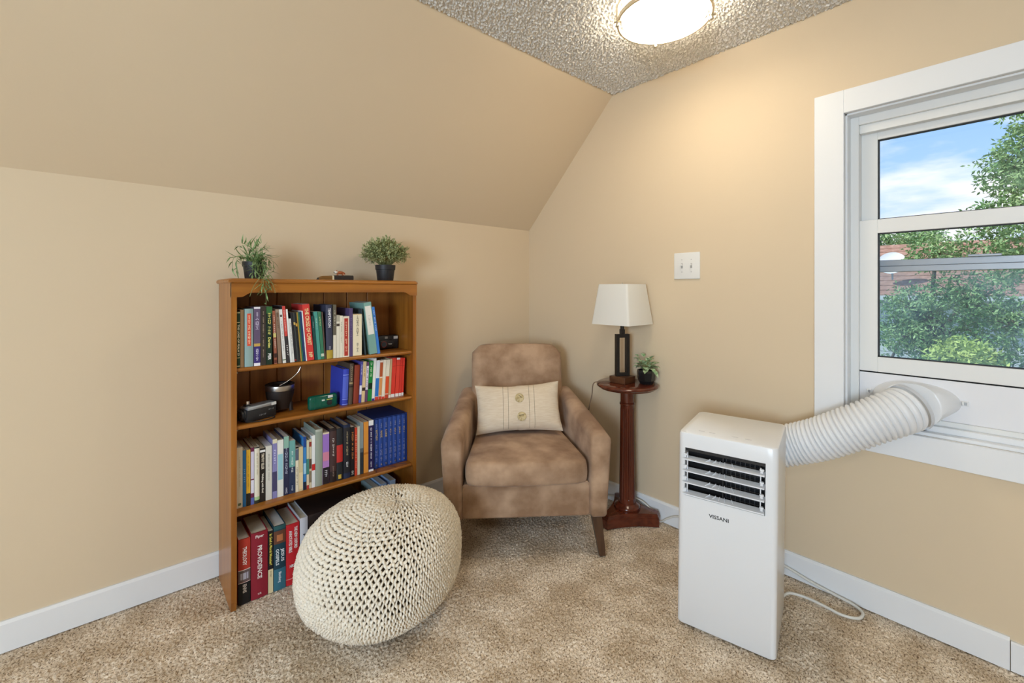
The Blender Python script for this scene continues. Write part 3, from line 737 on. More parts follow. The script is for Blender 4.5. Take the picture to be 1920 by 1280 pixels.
# ribbon markers hanging from the set
for (x, dx, i) in ((-1.205, -.012, 0), (-1.165, .03, 1), (-1.115, .035, 2)):
    pts = bezier([(x, -.249, .385), (x + dx * .3, -.256, .364), (x + dx, -.275, .3608), (x + dx * 1.3, -.288, .3600)], 6)
    tag(G().tube(pts, .0016, 5, flat_=.5).build('ribbon_marker', mat('navy_ribbon', (.012, .014, .03), .6)),
        ('left', 'middle', 'right')[i] + ' dark ribbon marker trailing from the blue boxed set', 'ribbon', 'ribbon markers of the boxed set')

# dark box and more books behind the pouf
bx = thing('box_file', 'dark brown box behind the pouf, on the carpet in the bookcase', 'box', (0, 0, 0))
M_DBOX = mat('dark_brown_leatherette', (.020, .012, .010), .42, 0, .4, bump=((300, 300, 300), .2, .001, 2))
g = G(); g.rbox(-1.505, -1.262, -.268, -.060, .0005, .232, r=.004); g.build('box_body', M_DBOX, bx, smooth=40)
g = G(); g.rbox(-1.507, -1.260, -.272, -.058, .212, .256, r=.006); g.build('box_lid', M_DBOX, bx, smooth=40)
G().box(-1.499, -1.484, -.2715, -.268, .01, .205).build('spine_label', flat('7a7488'), bx)
G().box(-1.462, -1.440, -.2700, -.268, .09, .19).build('spine_label', flat('6a4a30'), bx)
for (a, c, c2, lb, hh) in ((-1.200, '8a9a98', '8a9a98', 'grey book left of the two pale blue ones behind the pouf', .258), (-1.166, '9ab8e0', 'b8d0f0', 'pale blue book behind the pouf, beside the grey one', .266), (-1.120, 'a8c4ea', 'c8dcf4', 'pale blue book behind the pouf, nearest the case side', .270)):
    book('books on the carpet', a, a + .028, hh, 0, 0, .15, c, [], [], lb, -.215, 0)

# ================================================================== THINGS ON THE SHELVES
# compact camera, top shelf
cc = thing('compact_camera', 'black compact film camera at right end of top shelf', 'camera', (-1.103, -.150, .8932), (0, 0, math.radians(3)))
M_CAMB = mat('camera_black', (.016, .016, .018), .38, 0, .5)
G().rbox(-.058, .050, -.018, .018, 0, .060, r=.006).build('body', M_CAMB, cc, smooth=40)
G().rbox(-.045, .022, -.030, -.014, .006, .042, r=.012).build('lens_cover', M_CAMB, cc, smooth=40)
lens = G(); lens.tube([(-.028, -.029, .024), (-.028, -.034, .024)], .0115, 16); lens = lens.build('lens', mat('lens_glass', (.01, .012, .015), .08), cc, smooth=40)
g = G(); g.tube([(-.028 + .0125 * math.cos(a * PI / 8), -.0335, .024 + .0125 * math.sin(a * PI / 8)) for a in range(16)], .0009, 6, closed=True); g.build('red_ring', mat('red_ring', (.35, .03, .02), .4), lens)
G().rbox(.026, .046, -.0195, -.016, .043, .055, r=.001).build('flash', mat('flash_window', (.72, .72, .70), .25), cc)
G().rbox(-.016, -.002, -.0195, -.016, .046, .056, r=.001).build('viewfinder', mat('viewfinder_glass', (.35, .36, .38), .12), cc)
G().rbox(-.052, -.036, -.008, .008, .060, .064, r=.002).build('shutter_button', mat('red_button', (.55, .04, .03), .4), cc)
text('lettering', 'Vivitar', flat('f0f0f0'), cc, (.003, -.0305, .024), ROT_FRONT, .020, .006)

cc.scale = (1.12, 1.12, 1.12); cc.location.x -= .006
# camcorder-like black camera at left of second shelf
cv = thing('film_camera', 'black zoom camera with silver top lying left on second shelf', 'camera', (-1.690, -.236, .6782), (0, 0, math.radians(22)))
G().rbox(-.052, .070, -.026, .026, 0, .052, r=.007).build('body', M_CAMB, cv, smooth=40)
M_SIL = mat('silver_plastic', (.50, .55, .60), .28, .7)
G().rbox(-.050, .068, -.0275, .020, .046, .060, r=.004).build('top_plate', M_SIL, cv, smooth=40)
G().rbox(.046, .066, -.0285, -.022, .047, .058, r=.001).build('flash', mat('flash_window', (.72, .72, .70), .25), cv)
g = G(); g.tube([(-.052, 0, .030), (-.058, 0, .030), (-.058, 0, .030), (-.066, 0, .030)], [.024, .024, .021, .021], 20); g.build('lens_barrel', M_CAMB, cv, smooth=40)
g = G(); g.tube([(-.066, 0, .030), (-.068, 0, .030)], .014, 16); g.build('lens', mat('lens_glass', (.01, .012, .015), .08), cv)
G().rbox(-.046, -.022, -.010, .010, .060, .067, r=.002).build('hot_shoe', M_CAMB, cv)
g = G(); g.tube([(-.034, 0, .067), (-.034, 0, .078)], .008, 10); g.build('dial', M_CHROME, cv, smooth=40)
bars('lettering', (4, 2,), flat('9a9a9a'), cv, (.045, -.0268, .034), True, .022, .004)
bars('lettering', (5,), flat('8a8a8a'), cv, (.010, -.0268, .020), True, .030, .006)
pts = bezier([(-.05, -.028, .006), (-.02, -.045, .003), (.03, -.050, .002), (.052, -.040, .002), (.048, -.030, .003), (.03, -.027, .006)], 6)
G().tube(pts, .0018, 6).build('strap', M_BLACK, cv, smooth=60)

# mate cup with metal straw
mt = thing('mate_cup', 'dark brown mate cup with metal rim and bent straw on second shelf', 'cup', (-1.588, -.168, .6782))
M_LEATH = mat('dark_leather', (.020, .012, .009), .55, 0, .25)
G().lathe([(.030, .012), (.040, .014), (.046, .04), (.0525, .075), (.054, .092), (.0535, .094)], 32).build('body', M_LEATH, mt, smooth=40)
G().lathe([(.0545, .090), (.0552, .091), (.0556, .109), (.0552, .1105)], 32, cap=False).build('metal_rim', mat('satin_steel', (.50, .47, .44), .30, 1.0), mt, smooth=40)
G().lathe([(.0552, .1105), (.0545, .1135), (.0515, .115), (.047, .1145), (.045, .111), (.0445, .100)], 32, cap=False).build('leather_lip', M_LEATH, mt, smooth=60)
G().lathe([(.0, .1005), (.0455, .101)], 32, cap=False).build('cup_lining', mat('dark_lining', (.02, .012, .009), .7), mt)
for a in (200, 320, 80):
    ca, sa = math.cos(math.radians(a)), math.sin(math.radians(a))
    g = G(); g.tube([(.043 * ca, .043 * sa, .040), (.044 * ca, .044 * sa, .015), (.046 * ca, .046 * sa, .004)], [.007, .008, .009], 8); g.build('foot', M_LEATH, mt, smooth=50)
pts = bezier([(.0, .005, .104), (.025, -.002, .118), (.055, -.008, .142), (.070, -.012, .160), (.076, -.014, .178)], 6)
G().tube(pts, .0032, 10).build('straw', M_CHROME, mt, smooth=60)

# translucent green camera
gc = thing('green_camera', 'translucent green plastic camera in middle of second shelf', 'camera', (-1.440, -.243, .6782), (0, 0, math.radians(4)))
mg = mat('green_translucent_plastic', (.0, .16, .10), .12, 0, .5)
mg.node_tree.nodes['Principled BSDF'].inputs['Transmission Weight'].default_value = .45
G().rbox(-.062, .060, -.014, .014, 0, .060, r=.012, seg=4).build('body', mg, gc, smooth=40)
mi = mat('green_inner_parts', (.0, .10, .065), .5)
G().rbox(-.015, .050, -.009, .009, .010, .048, r=.003).build('inner_works', mi, gc)
G().rbox(.016, .036, -.0165, -.012, .044, .055, r=.001).build('flash', mat('flash_window', (.72, .72, .70), .25), gc)
G().rbox(-.010, .002, -.0160, -.012, .034, .041, r=.001).build('viewfinder', mat('pale_plastic', (.6, .7, .6), .3), gc)
g = G(); g.tube([(.022, -.012, .024), (.022, -.0165, .024)], .011, 16); g.build('lens', mat('lens_glass', (.01, .012, .015), .08), gc)
G().rbox(.010, .034, -.0170, -.013, .036, .040, r=.001).build('yellow_strip', mat('yellow_strip', (.55, .55, .10), .4), gc)
G().rbox(-.040, -.0385, -.0150, -.012, .005, .056, r=.0005).build('seam', mi, gc)

# carved piece and small animal figure on top of the bookcase
kn = thing('carved_piece', 'flat brown and black carved piece lying on the bookcase top', 'ornament', (-1.352, -.150, 1.2242), (0, 0, math.radians(-2)))
def flatring(x, z1, wy): return [(x, -wy, .001), (x, wy, .001), (x, wy, z1 * .8), (x, wy * .6, z1), (x, -wy * .6, z1), (x, -wy, z1 * .8)]
G().loft([flatring(-.078, .012, .012), flatring(-.06, .020, .014), flatring(-.02, .022, .015)]).build('wooden_end', mat('olive_wood', (.22, .10, .02), .4), kn)
G().loft([flatring(-.083, .004, .008), flatring(-.078, .0125, .0125)]).build('dark_tip', M_BLACK, kn)
G().loft([flatring(-.02, .0225, .0155), flatring(-.012, .0225, .0155)]).build('pale_ring', mat('bone_ring', (.72, .64, .45), .5), kn)
G().loft([flatring(-.012, .023, .016), flatring(.05, .024, .016), flatring(.075, .024, .015)]).build('black_end', mat('black_wood', (.022, .016, .014), .5), kn)
fx = thing('animal_figurine', 'tiny orange and white animal figurine standing on the carved piece', 'figurine', (-1.340, -.150, 1.2474), (0, 0, PI))
M_FOX = mat('orange_figure', (.42, .11, .03), .5)
def ell(c, s, n=12, m=8):
    return [[(c[0] + s[0] * math.cos(2 * PI * a / n) * math.sin(PI * (k + .02) / (m + .04)), c[1] + s[1] * math.sin(2 * PI * a / n) * math.sin(PI * (k + .02) / (m + .04)), c[2] + s[2] * math.cos(PI * (k + .02) / (m + .04))) for a in range(n)] for k in range(m + 1)]
G().loft(ell((-.008, 0, .0125), (.0165, .0075, .0075))).build('body', M_FOX, fx, smooth=80)
G().loft(ell((.012, 0, .0145), (.0085, .007, .0068))).build('head', mat('white_figure', (.75, .68, .58), .5), fx, smooth=80)
G().loft(ell((.0185, 0, .0125), (.004, .0035, .003))).build('muzzle', M_BLACK, fx, smooth=80)
for sx in (-1, 1):
    G().loft(ell((.009, .004 * sx, .0212), (.002, .002, .0032))).build('ear', M_FOX, fx, smooth=80)
    G().tube([(.004, .0045 * sx, .010), (.005, .0045 * sx, 0)], .0025, 8).build('leg', M_FOX, fx)
    G().tube([(-.019, .0045 * sx, .010), (-.019, .0045 * sx, 0)], .0027, 8).build('leg', M_FOX, fx)
G().tube([(-.022, 0, .014), (-.028, 0, .009), (-.029, 0, .004)], [.003, .003, .0015], 8).build('tail', M_FOX, fx)

# ------------------------------------------------------------------ plants
def leafmat(name, a, b_, scale=60):
    return mat(name, a, .55, 0, .3, var=((scale,) * 3, 2, b_, .35, .65))
M_LEAF_A = leafmat('grey_green_leaf', (.10, .18, .055), (.33, .46, .20))
M_LEAF_B = leafmat('olive_green_leaf', (.13, .17, .045), (.66, .70, .36), 140)
M_LEAF_C = leafmat('variegated_leaf', (.16, .32, .12), (.55, .66, .44), 90)
M_STEM = mat('pale_stem', (.22, .22, .08), .6)
M_POT = mat('matte_black_pot', (.022, .022, .024), .5, 0, .4)
M_SOIL = mat('dark_soil', (.02, .014, .01), .95)
def blade(g, p, d, L, w, bend, k=4):
    """a narrow curved leaf, folded along its midrib"""
    d = Vector(d).normalized(); p = Vector(p)
    s = d.cross(Vector((0, 0, 1)))
    if s.length < .05: s = Vector((1, 0, 0))
    s.normalize(); nn = s.cross(d)
    vs = []; fs = []
    for i in range(k + 1):
        t = i / k
        q = p + d * L * t + Vector(bend) * (t * t) * L
        ww = w * math.sin(PI * (0.08 + 0.92 * t) ** .8) if i < k else w * .05
        vs += [q - s * ww + nn * ww * .35, q, q + s * ww + nn * ww * .35]
    for i in range(k):
        a = i * 3
        fs += [(a, a + 1, a + 4, a + 3), (a + 1, a + 2, a + 5, a + 4)]
    g.add(vs, fs)
# trailing plant at left
rt = thing('potted_plant', 'trailing thin-leaved plant in black pot at left of bookcase top', 'plant', (-1.682, -.165, 1.2242))
G().lathe([(.031, 0), (.033, .002), (.039, .050), (.042, .051), (.043, .070), (.040, .070), (.038, .060)], 28).build('pot', M_POT, rt, smooth=40)
G().lathe([(.001, .060), (.038, .060)], 20, cap=False).build('soil', M_SOIL, rt)
R = random.Random(11)
def sprig(path, nl, L, w, parent, m, seed, rad=.0011, spread=1.0):
    r = random.Random(seed); pts = bezier(path, 6); g = G()
    g.tube(pts, [rad * (1 - .5 * i / len(pts)) for i in range(len(pts))], 5)
    for i in range(nl):
        t = (i + 1) / nl
        j = min(int(t * (len(pts) - 2)), len(pts) - 2)
        d = (pts[j + 1] - pts[j]).normalized()
        o = Vector((r.uniform(-1, 1), r.uniform(-1, 1), r.uniform(-.6, 1))) * spread
        dd = (d * .7 + o).normalized()
        blade(g, pts[j], dd, L * r.uniform(.7, 1.2), w, (r.uniform(-.6, .6), r.uniform(-.6, .6), r.uniform(-.5, .6)), 5)
    return g.build('sprig', m, parent, smooth=60)
for k in range(26):
    a = 2 * PI * k / 26 + R.uniform(-.15, .15)
    up = R.uniform(.02, .050); out = R.uniform(.050, .098)
    if k % 3 == 0: up, out = R.uniform(.055, .085), R.uniform(.015, .060)
    p0 = (.02 * math.cos(a), .02 * math.sin(a), .060)
    p1 = (.5 * out * math.cos(a), .5 * out * math.sin(a), .062 + up * .8)
    p2 = (out * math.cos(a), out * math.sin(a), .062 + up * (1 if k % 3 == 0 else .55))
    path = [p0, p1, p2]
    if k % 3 == 1: path.append((out * 1.05 * math.cos(a), out * 1.05 * math.sin(a), .062 + up * .55 - .045))
    sprig(path, 7, .036, .0030, rt, M_LEAF_A, 100 + k)
for k, (x, drop) in enumerate(((-.020, .03), (-.004, .06), (.006, .10), (.014, .045), (.028, .02), (-.012, .02), (.02, .015), (.0, .035))):
    path = [(x * .5, -.02, .062), (x * .8, -.05, .072), (x, -.075, .040), (x * 1.2, -.098, .012)]
    if drop > .03: path += [(x * 1.3, -.150, .003 + .002), (x * 1.35, -.157, -.03), (x * 1.4, -.158, -drop)]
    sprig(path, 15, .034, .0030, rt, M_LEAF_A, 300 + k)
# bare pale stems hanging
for k, (x, x2, dz) in enumerate(((-.010, -.046, -.068), (.018, .040, -.055))):
    g = G(); g.tube(bezier([(x, -.10, .02), (x, -.150, .006), (x * .4 + x2 * .6, -.157, dz * .4), (x2, -.158, dz)], 6), .0011, 5); g.build('bare_stem', M_STEM, rt, smooth=60)

# bushy plant at right
rb = thing('potted_plant', 'round bushy small-leaved plant in black pot at right of bookcase top', 'plant', (-1.120, -.165, 1.2242))
G().lathe([(.036, 0), (.0375, .002), (.0435, .054), (.0465, .055), (.0480, .078), (.045, .078), (.043, .068)], 32).build('pot', M_POT, rb, smooth=40)
G().lathe([(.001, .068), (.044, .068)], 20, cap=False).build('soil', M_SOIL, rb)
g = G(); gs = G(); R = random.Random(5)
for i in range(300):
    a = R.uniform(0, 2 * PI); el = math.asin(R.uniform(-.5, 1))
    rr = R.uniform(.72, 1.0)
    tip = Vector((.118 * rr * math.cos(a) * math.cos(el), .118 * rr * math.sin(a) * math.cos(el), .128 + .086 * rr * math.sin(el)))
    base = Vector((.02 * math.cos(a), .02 * math.sin(a), .072))
    mid = base.lerp(tip, .55) + Vector((0, 0, .018))
    pts = bezier([base, mid, tip], 4)
    gs.tube(pts, .0007, 4)
    for t in range(2, len(pts)):
        for q in range(2):
            d = Vector((R.uniform(-1, 1), R.uniform(-1, 1), R.uniform(-.3, 1))) * .8 + (pts[t] - pts[t - 1]).normalized() * .6
            blade(g, pts[t], d, R.uniform(.011, .018), .0033, (0, 0, R.uniform(-.2, .3)), 2)
tag(g.build('foliage', M_LEAF_B, rb), kind='stuff'); tag(gs.build('stems', M_STEM, rb), kind='stuff')

# ================================================================== ARMCHAIR
M_SUEDE = mat('brown_suede', (.275, .158, .088), .9, 0, .15, var=((8, 8, 8), 6, (.50, .33, .21), .38, .66), bump=((260, 260, 260), .15, .001, 2), sheen=.12)
ch = thing('armchair', 'brown suede armchair with dark wooden legs in the room corner', 'armchair', (-.745, -.770, 0), (0, 0, math.radians(-37.6)))
def rrect(x0, x1, z0, z1, rt, rb_, y, n=5):
    """rounded section in the x-z plane; rt: top corner radius, rb_: bottom corner radius"""
    pts = []
    for cx, cz, r, a0 in ((x1 - rt, z1 - rt, rt, 0), (x0 + rt, z1 - rt, rt, 90), (x0 + rb_, z0 + rb_, rb_, 180), (x1 - rb_, z0 + rb_, rb_, 270)):
        for k in range(n):
            a = math.radians(a0 + 90 * k / (n - 1)); pts.append((cx + r * math.cos(a), y, cz + r * math.sin(a)))
    return pts
def arm(s):
    rings = []
    N = 16
    for i in range(N + 1):
        t = i / N; y = .0 + .60 * t
        xi = .285 + (.222 - .285) * t; xo = .376 + (.318 - .376) * t
        zt = .548 + (.628 - .548) * t ** .85
        ins = 0
        if i == 0: rings.append([(p[0], p[1] - .0, p[2]) for p in rrect(xi + .014, xo - .014, .190, zt - .016, .030, .010, y - .012)])
        if i == 0: rings.append(rrect(xi + .004, xo - .004, .179, zt - .005, .036, .012, y - .007))
        sec = rrect(xi, xo, .174, zt, .040, .014, y)
        rings.append(sec)
    out = []
    for r in rings:
        o = []
        for (x, y, z) in r:
            # outer face leans in towards the floor
            f = max(0, (.48 - z)) / .31
            if x > .30 - (y * .1): x -= .020 * f * min(1, max(0, (x - .28) / .06))
            o.append((x * s, y, z))
        out.append(o)
    return G().loft(out).build('arm', M_SUEDE, ch, smooth=50)
arm(1); arm(-1)
# base frame
g = G(); rings = []
for (y, d) in ((.022, .014), (.017, .006), (.021, .0), (.55, .0)):
    tt = max(0, y) / .6
    hw = .289 - .06 * tt - d
    rings.append([(x, y, z) for (x, _, z) in rrect(-hw, hw,   .173 + d, .326 - d, .02, .012, y)])
rings = rings[:1] + rings[1:]
G().loft(rings).build('seat_base', M_SUEDE, ch, smooth=50)
# seat cushion: crowned box
def cushion(name, x0, x1, x2, x3, y0, y1, z0, z1, crown, parent, m, edge=.035, N=14):
    """x0..x1 width at front, x2..x3 width at back"""
    vs = []; fs = []
    def sq(u): return math.copysign(1 - (1 - abs(u)) ** 1.0, u)
    g = G()
    rings = []
    K = 10
    for k in range(K + 1):
        ph = -PI / 2 + PI * k / K
        cz, cr = math.sin(ph), math.cos(ph)
        e_h = math.copysign(abs(cz) ** .75, cz)
        shrink = edge * (1 - cr ** .5) if cr > 0 else edge
        ring = []
        M_ = 12
        per = [(-1 + 2 * i / M_, -1) for i in range(M_)] + [(1, -1 + 2 * i / M_) for i in range(M_)] + [(1 - 2 * i / M_, 1) for i in range(M_)] + [(-1, 1 - 2 * i / M_) for i in range(M_)]
        for (u, v) in per:
            # round plan corners
            rr = max(abs(u), abs(v)); au, av = abs(u), abs(v)
            cc_ = .12
            if au > 1 - cc_ and av > 1 - cc_:
                du, dv = (au - (1 - cc_)) / cc_, (av - (1 - cc_)) / cc_
                mlen = math.hypot(du, dv); mx_ = max(du, dv)
                if mlen > 0:
                    du, dv = du / mlen * mx_, dv / mlen * mx_
                u2, v2 = math.copysign(1 - cc_ + du * cc_, u), math.copysign(1 - cc_ + dv * cc_, v)
            else: u2, v2 = u, v
            t = (v2 + 1) / 2
            xa, xb = x0 + (x2 - x0) * t, x1 + (x3 - x1) * t
            cx, hw = (xa + xb) / 2, (xb - xa) / 2 - shrink
            cy, hd = (y0 + y1) / 2, (y1 - y0) / 2 - shrink
            bow = -.016 * (1 - u2 * u2) if v2 < -.95 else 0
            ring.append((cx + hw * u2, cy + hd * v2 + bow, (z0 + z1) / 2 + (z1 - z0) / 2 * e_h))
        rings.append(ring)
    n = len(rings[0])
    # top and bottom filled with concentric rings carrying the crown
    def fill(ring, up):
        c = Vector((sum(p[0] for p in ring) / n, sum(p[1] for p in ring) / n, ring[0][2]))
        res = []
        for q in (.8, .55, .3, .08):
            res.append([tuple(c.lerp(Vector(p), q) + Vector((0, 0, up * crown * (1 - q * q)))) for p in ring])
        return res
    allr = fill(rings[0], -.2)[::-1] + rings + fill(rings[-1], 1)
    g.loft(allr)
    return g.build(name, m, parent, smooth=70)
sc = cushion('seat_cushion', -.276, .276, -.222, .222, -.024, .50, .328, .436, .020, ch, M_SUEDE, edge=.034)
# backrest: rounded slab leaning back
rings = []
N = 14
for i in range(N + 1):
    t = i / N
    z = .33 + (.858 - .33) * t
    yf = .455 + .125 * t
    th = .135 - .035 * t
    hw = .256 - .012 * (1 - t) * 0
    if t > .9:
        q = (t - .9) / .1
        hw -= .030 * q ** 2.2; yf += .020 * q * q; th -= .045 * q * q
    rows_ = []
    r = .035
    for cx, cy, a0 in ((hw - r, yf + th - r, 0), (-hw + r, yf + th - r, 90), (-hw + r, yf + r, 180), (hw - r, yf + r, 270)):
        rr = min(r, th * .48)
        for k in range(5):
            a = math.radians(a0 + 90 * k / 4)
            x_ = cx + rr * math.cos(a); y_ = (yf + th - rr if a0 < 180 else yf + rr) + rr * math.sin(a)
            rows_.append((x_, y_, z))
    rings.append(rows_)
c_ = rings[-1]
ctr = Vector((0, sum(p[1] for p in c_) / len(c_), c_[0][2]))
for q, up in ((.93, .006), (.80, .010), (.5, .012), (.2, .012)):
    rings.append([tuple(ctr.lerp(Vector(p), q) + Vector((0, 0, up))) for p in c_])
G().loft(rings).build('backrest', M_SUEDE, ch, smooth=60)
# legs
for (x0, y0, x1, y1) in ((.318, .050, .338, .012), (-.318, .050, -.338, .012), (.235, .50, .255, .56), (-.235, .50, -.255, .56)):
    rg = []
    for t in (0, 1):
        z = .178 * (1 - t); hw = .023 - .009 * t
        cx, cy = x0 + (x1 - x0) * t, y0 + (y1 - y0) * t
        rg.append([(cx - hw, cy - hw, z), (cx + hw, cy - hw, z), (cx + hw, cy + hw, z), (cx - hw, cy + hw, z)])
    G().loft(rg).build('leg', M_WALNUT, ch)

# ------------------------------------------------------------------ lumbar pillow
M_LINEN = mat('cream_linen', (.70, .565, .41), .9, 0, .15, var=((30, 30, 260), 3, (.76, .64, .49), .35, .65), bump=((500, 500, 500), .25, .0008, 1), sheen=.1)
pl = thing('throw_pillow', 'cream linen lumbar pillow with two wooden buttons on the armchair', 'pillow', (0, 0, 0))
pl.parent = None
chm = Matrix.Translation((-.745, -.770, 0)) @ Matrix.Rotation(math.radians(-37.6), 4, 'Z')
pm = chm @ Matrix.Translation((-.010, .355, .571)) @ Matrix.Rotation(math.radians(-2.0), 4, 'Y') @ Matrix.Rotation(math.radians(-24), 4, 'X')
pl.matrix_world = pm
PW, PH, PT = .222, .128, .062
NU, NV = 56, 32
def pil(u, v, sgn):
    au, av = abs(u), abs(v)
    x = PW * u * (1 - .055 * (1 - av ** 2)* (au ** 3)); z = PH * v * (1 - .12 * (1 - au ** 2) * (av ** 3) )
    if u < 0: z *= 1 - .02
    th = PT * ((1 - au ** 2.6) * (1 - av ** 2.6)) ** .55
    cr = 1.0
    y = sgn * th
    if sgn < 0:
        y += .004 * math.sin(9 * u + 4 * v) * (av ** 4) + .003 * math.sin(14 * v + 3 * u) * au ** 4
    return (x, y, z)
g = G()
for sgn in (-1, 1):
    vs = [pil(-1 + 2 * i / NU, -1 + 2 * j / NV, sgn) for j in range(NV + 1) for i in range(NU + 1)]
    fs = [(j * (NU + 1) + i, j * (NU + 1) + i + 1, (j + 1) * (NU + 1) + i + 1, (j + 1) * (NU + 1) + i) for j in range(NV) for i in range(NU)]
    g.add(vs, fs)
pc = g.build('pillow_cover', M_LINEN, pl, smooth=80)
bm = bmesh.new(); bm.from_mesh(pc.data); bmesh.ops.remove_doubles(bm, verts=bm.verts[:], dist=1e-5); bmesh.ops.recalc_face_normals(bm, faces=bm.faces[:]); bm.to_mesh(pc.data); bm.free()
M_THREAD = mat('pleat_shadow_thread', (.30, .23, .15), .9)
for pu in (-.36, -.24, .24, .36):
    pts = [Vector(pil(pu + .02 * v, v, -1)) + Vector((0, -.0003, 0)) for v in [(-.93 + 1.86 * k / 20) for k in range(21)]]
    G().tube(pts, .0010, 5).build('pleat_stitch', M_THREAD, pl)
M_BUTTON = mat('coconut_button', (.42, .30, .12), .45, 0, .4, var=((90, 90, 90), 3, (.62, .50, .28), .4, .6))
for (u, v, rot) in ((.02, .30, 40), (.05, -.42, -5)):
    c0 = Vector(pil(u, v, -1))
    bt = G(); bt.lathe([(.0195, -.0015), (.0225, 0), (.0225, .003), (.0200, .0045), (.0, .0040)], 28)
    o = bt.build('button', M_BUTTON, pl, smooth=50)
    o.location = c0 + Vector((0, -.001, 0)); o.rotation_euler = (PI / 2, 0, 0)
    s = G(); a = math.radians(rot); dx, dy = math.cos(a), -math.sin(a)
    off = (.006, .006) if rot > 0 else (0, .006)
    s.tube([(off[0] - dx * .014, off[1] - dy * .014, .0048), (off[0] + dx * .011, off[1] + dy * .011, .0048)], .0011, 5)
    s.build('button_cord', mat('dark_cord', (.05, .03, .015), .7), o)

# ================================================================== PEDESTAL TABLE
TX, TY = -.120, -.862
tb = thing('pedestal_table', 'round mahogany pedestal table with fluted column beside the armchair', 'table', (TX, TY, 0))
# tripod base with concave sides; feet point at two floor marks towards the camera and one to the corner
FA = [math.radians(a) for a in (-57.5 + 0, 172.5, 57.5)]
ft = [Vector((.064, -.147)), Vector((-.165, .021)), Vector((.098, .128))]
def base_outline(sc_):
    pts = []
    for i in (0, 2, 1):
        a, b2 = ft[i] * sc_, ft[(i + 2) % 3] * sc_
        p0 = a; perp = Vector((-a.y, a.x)).normalized() * .020
        nxt = ft[(i + 2) % 3]
        perp2 = Vector((-nxt.y, nxt.x)).normalized() * .020
        if perp.dot(b2 - a) < 0: perp = -perp
        if perp2.dot(a - b2) < 0: perp2 = -perp2
        pts.append(a - perp); pts.append(a + perp)
        s0, s1 = a + perp, b2 + perp2
        mid = (s0 + s1) / 2 * .62
        for k in range(1, 8):
            t = k / 8
            pts.append(s0 * (1 - t) ** 2 + mid * 2 * t * (1 - t) + s1 * t * t)
    return pts
def bring(sc_, z): return [(p.x, p.y, z) for p in base_outline(sc_)]
G().loft([bring(1.0, .0), bring(1.0, .040), bring(.985, .044), bring(.985, .049), bring(.955, .054), bring(.955, .060), bring(.93, .063)]).build('base', M_MAHOG_X, tb)
G().lathe([(.062, .060), (.066, .068), (.062, .078), (.052, .082), (.046, .090)], 36).build('base_ring', M_MAHOG, tb, smooth=50)
# fluted column
def flute(z, r, depth):
    n = 96; return [((r - depth * max(0, math.cos(16 * 2 * PI * a / n)) ) * math.cos(2 * PI * a / n), (r - depth * max(0, math.cos(16 * 2 * PI * a / n))) * math.sin(2 * PI * a / n), z) for a in range(n)]
G().loft([flute(.085, .042, 0), flute(.110, .0405, 0), flute(.116, .0405, .0045), flute(.570, .0345, .0040), flute(.576, .0345, 0), flute(.590, .0345, 0)]).build('column', M_MAHOG, tb, smooth=30)
G().lathe([(.0345, .588), (.0385, .592), (.0385, .600), (.0345, .604), (.0340, .672), (.046, .680)], 36).build('capital', M_MAHOG, tb, smooth=40)
G().lathe([(.120, .672), (.138, .676), (.142, .682), (.150, .684), (.1555, .690), (.1555, .696), (.151, .701), (.146, .703), (.1, .703)], 64).build('table_top', M_MAHOG_X, tb, smooth=35)

# ------------------------------------------------------------------ table lamp
lp = thing('table_lamp', 'table lamp with white square shade and black open frame stem', 'lamp', (TX - .012, TY + .022, .7032))
G().rbox(-.047, .047, -.047, .047, 0, .034, r=.002).build('lamp_base', wood('lamp_block_wood', 0, (.115, .045, .018), (.07, .025, .01), .35, 40), lp)
g = G(); fr = .036; t = .013; d = .012
g.box(-fr, -fr + t * 1.3, -d, d, .034, .250); g.box(fr - t * 1.3, fr, -d, d, .034, .250); g.box(-fr + t * 1.3, fr - t * 1.3, -d, d, .034, .050); g.box(-fr + t * 1.3, fr - t * 1.3, -d, d, .232, .250)
o = g.build('stem_frame', mat('bronze_black_metal', (.018, .014, .012), .45, .3), lp); o.rotation_euler = (0, 0, math.radians(-32))
g = G(); g.rbox(-.011, .011, -.011, .011, .250, .275, r=.001); g.tube([(0, 0, .275), (0, 0, .36)], .010, 12); o2 = g.build('socket', mat('bronze_black_metal', (.018, .014, .012), .45, .3), lp); o2.rotation_euler = (0, 0, math.radians(-32))
# shade: four panels and thin edge bands, open top and bottom
M_SHADE = bpy.data.materials.new('white_lamp_fabric'); M_SHADE.use_nodes = True
nn_, ll_ = M_SHADE.node_tree.nodes, M_SHADE.node_tree.links
bs = nn_['Principled BSDF']; bs.inputs['Base Color'].default_value = (.90, .87, .80, 1); bs.inputs['Roughness'].default_value = .8
tr = nn_.new('ShaderNodeBsdfTranslucent'); tr.inputs[0].default_value = (.86, .80, .70, 1)
mxs = nn_.new('ShaderNodeMixShader'); mxs.inputs[0].default_value = .2
ll_.new(bs.outputs[0], mxs.inputs[1]); ll_.new(tr.outputs[0], mxs.inputs[2]); ll_.new(mxs.outputs[0], nn_['Material Output'].inputs[0])
def sq_ring(h, z, r=.012):
    pts = []
    for cx, cy, a0 in ((h - r, h - r, 0), (-h + r, h - r, 90), (-h + r, -h + r, 180), (h - r, -h + r, 270)):
        for k in range(4):
            a = math.radians(a0 + 30 * k); pts.append((cx + r * math.cos(a), cy + r * math.sin(a), z))
    return pts
zb, zt_ = .302, .508
G().loft([sq_ring(.1145, zb), sq_ring(.0885, zt_), sq_ring(.0868, zt_), sq_ring(.1128, zb)], cap=False, closed=True).build('shade', M_SHADE, lp, smooth=35)
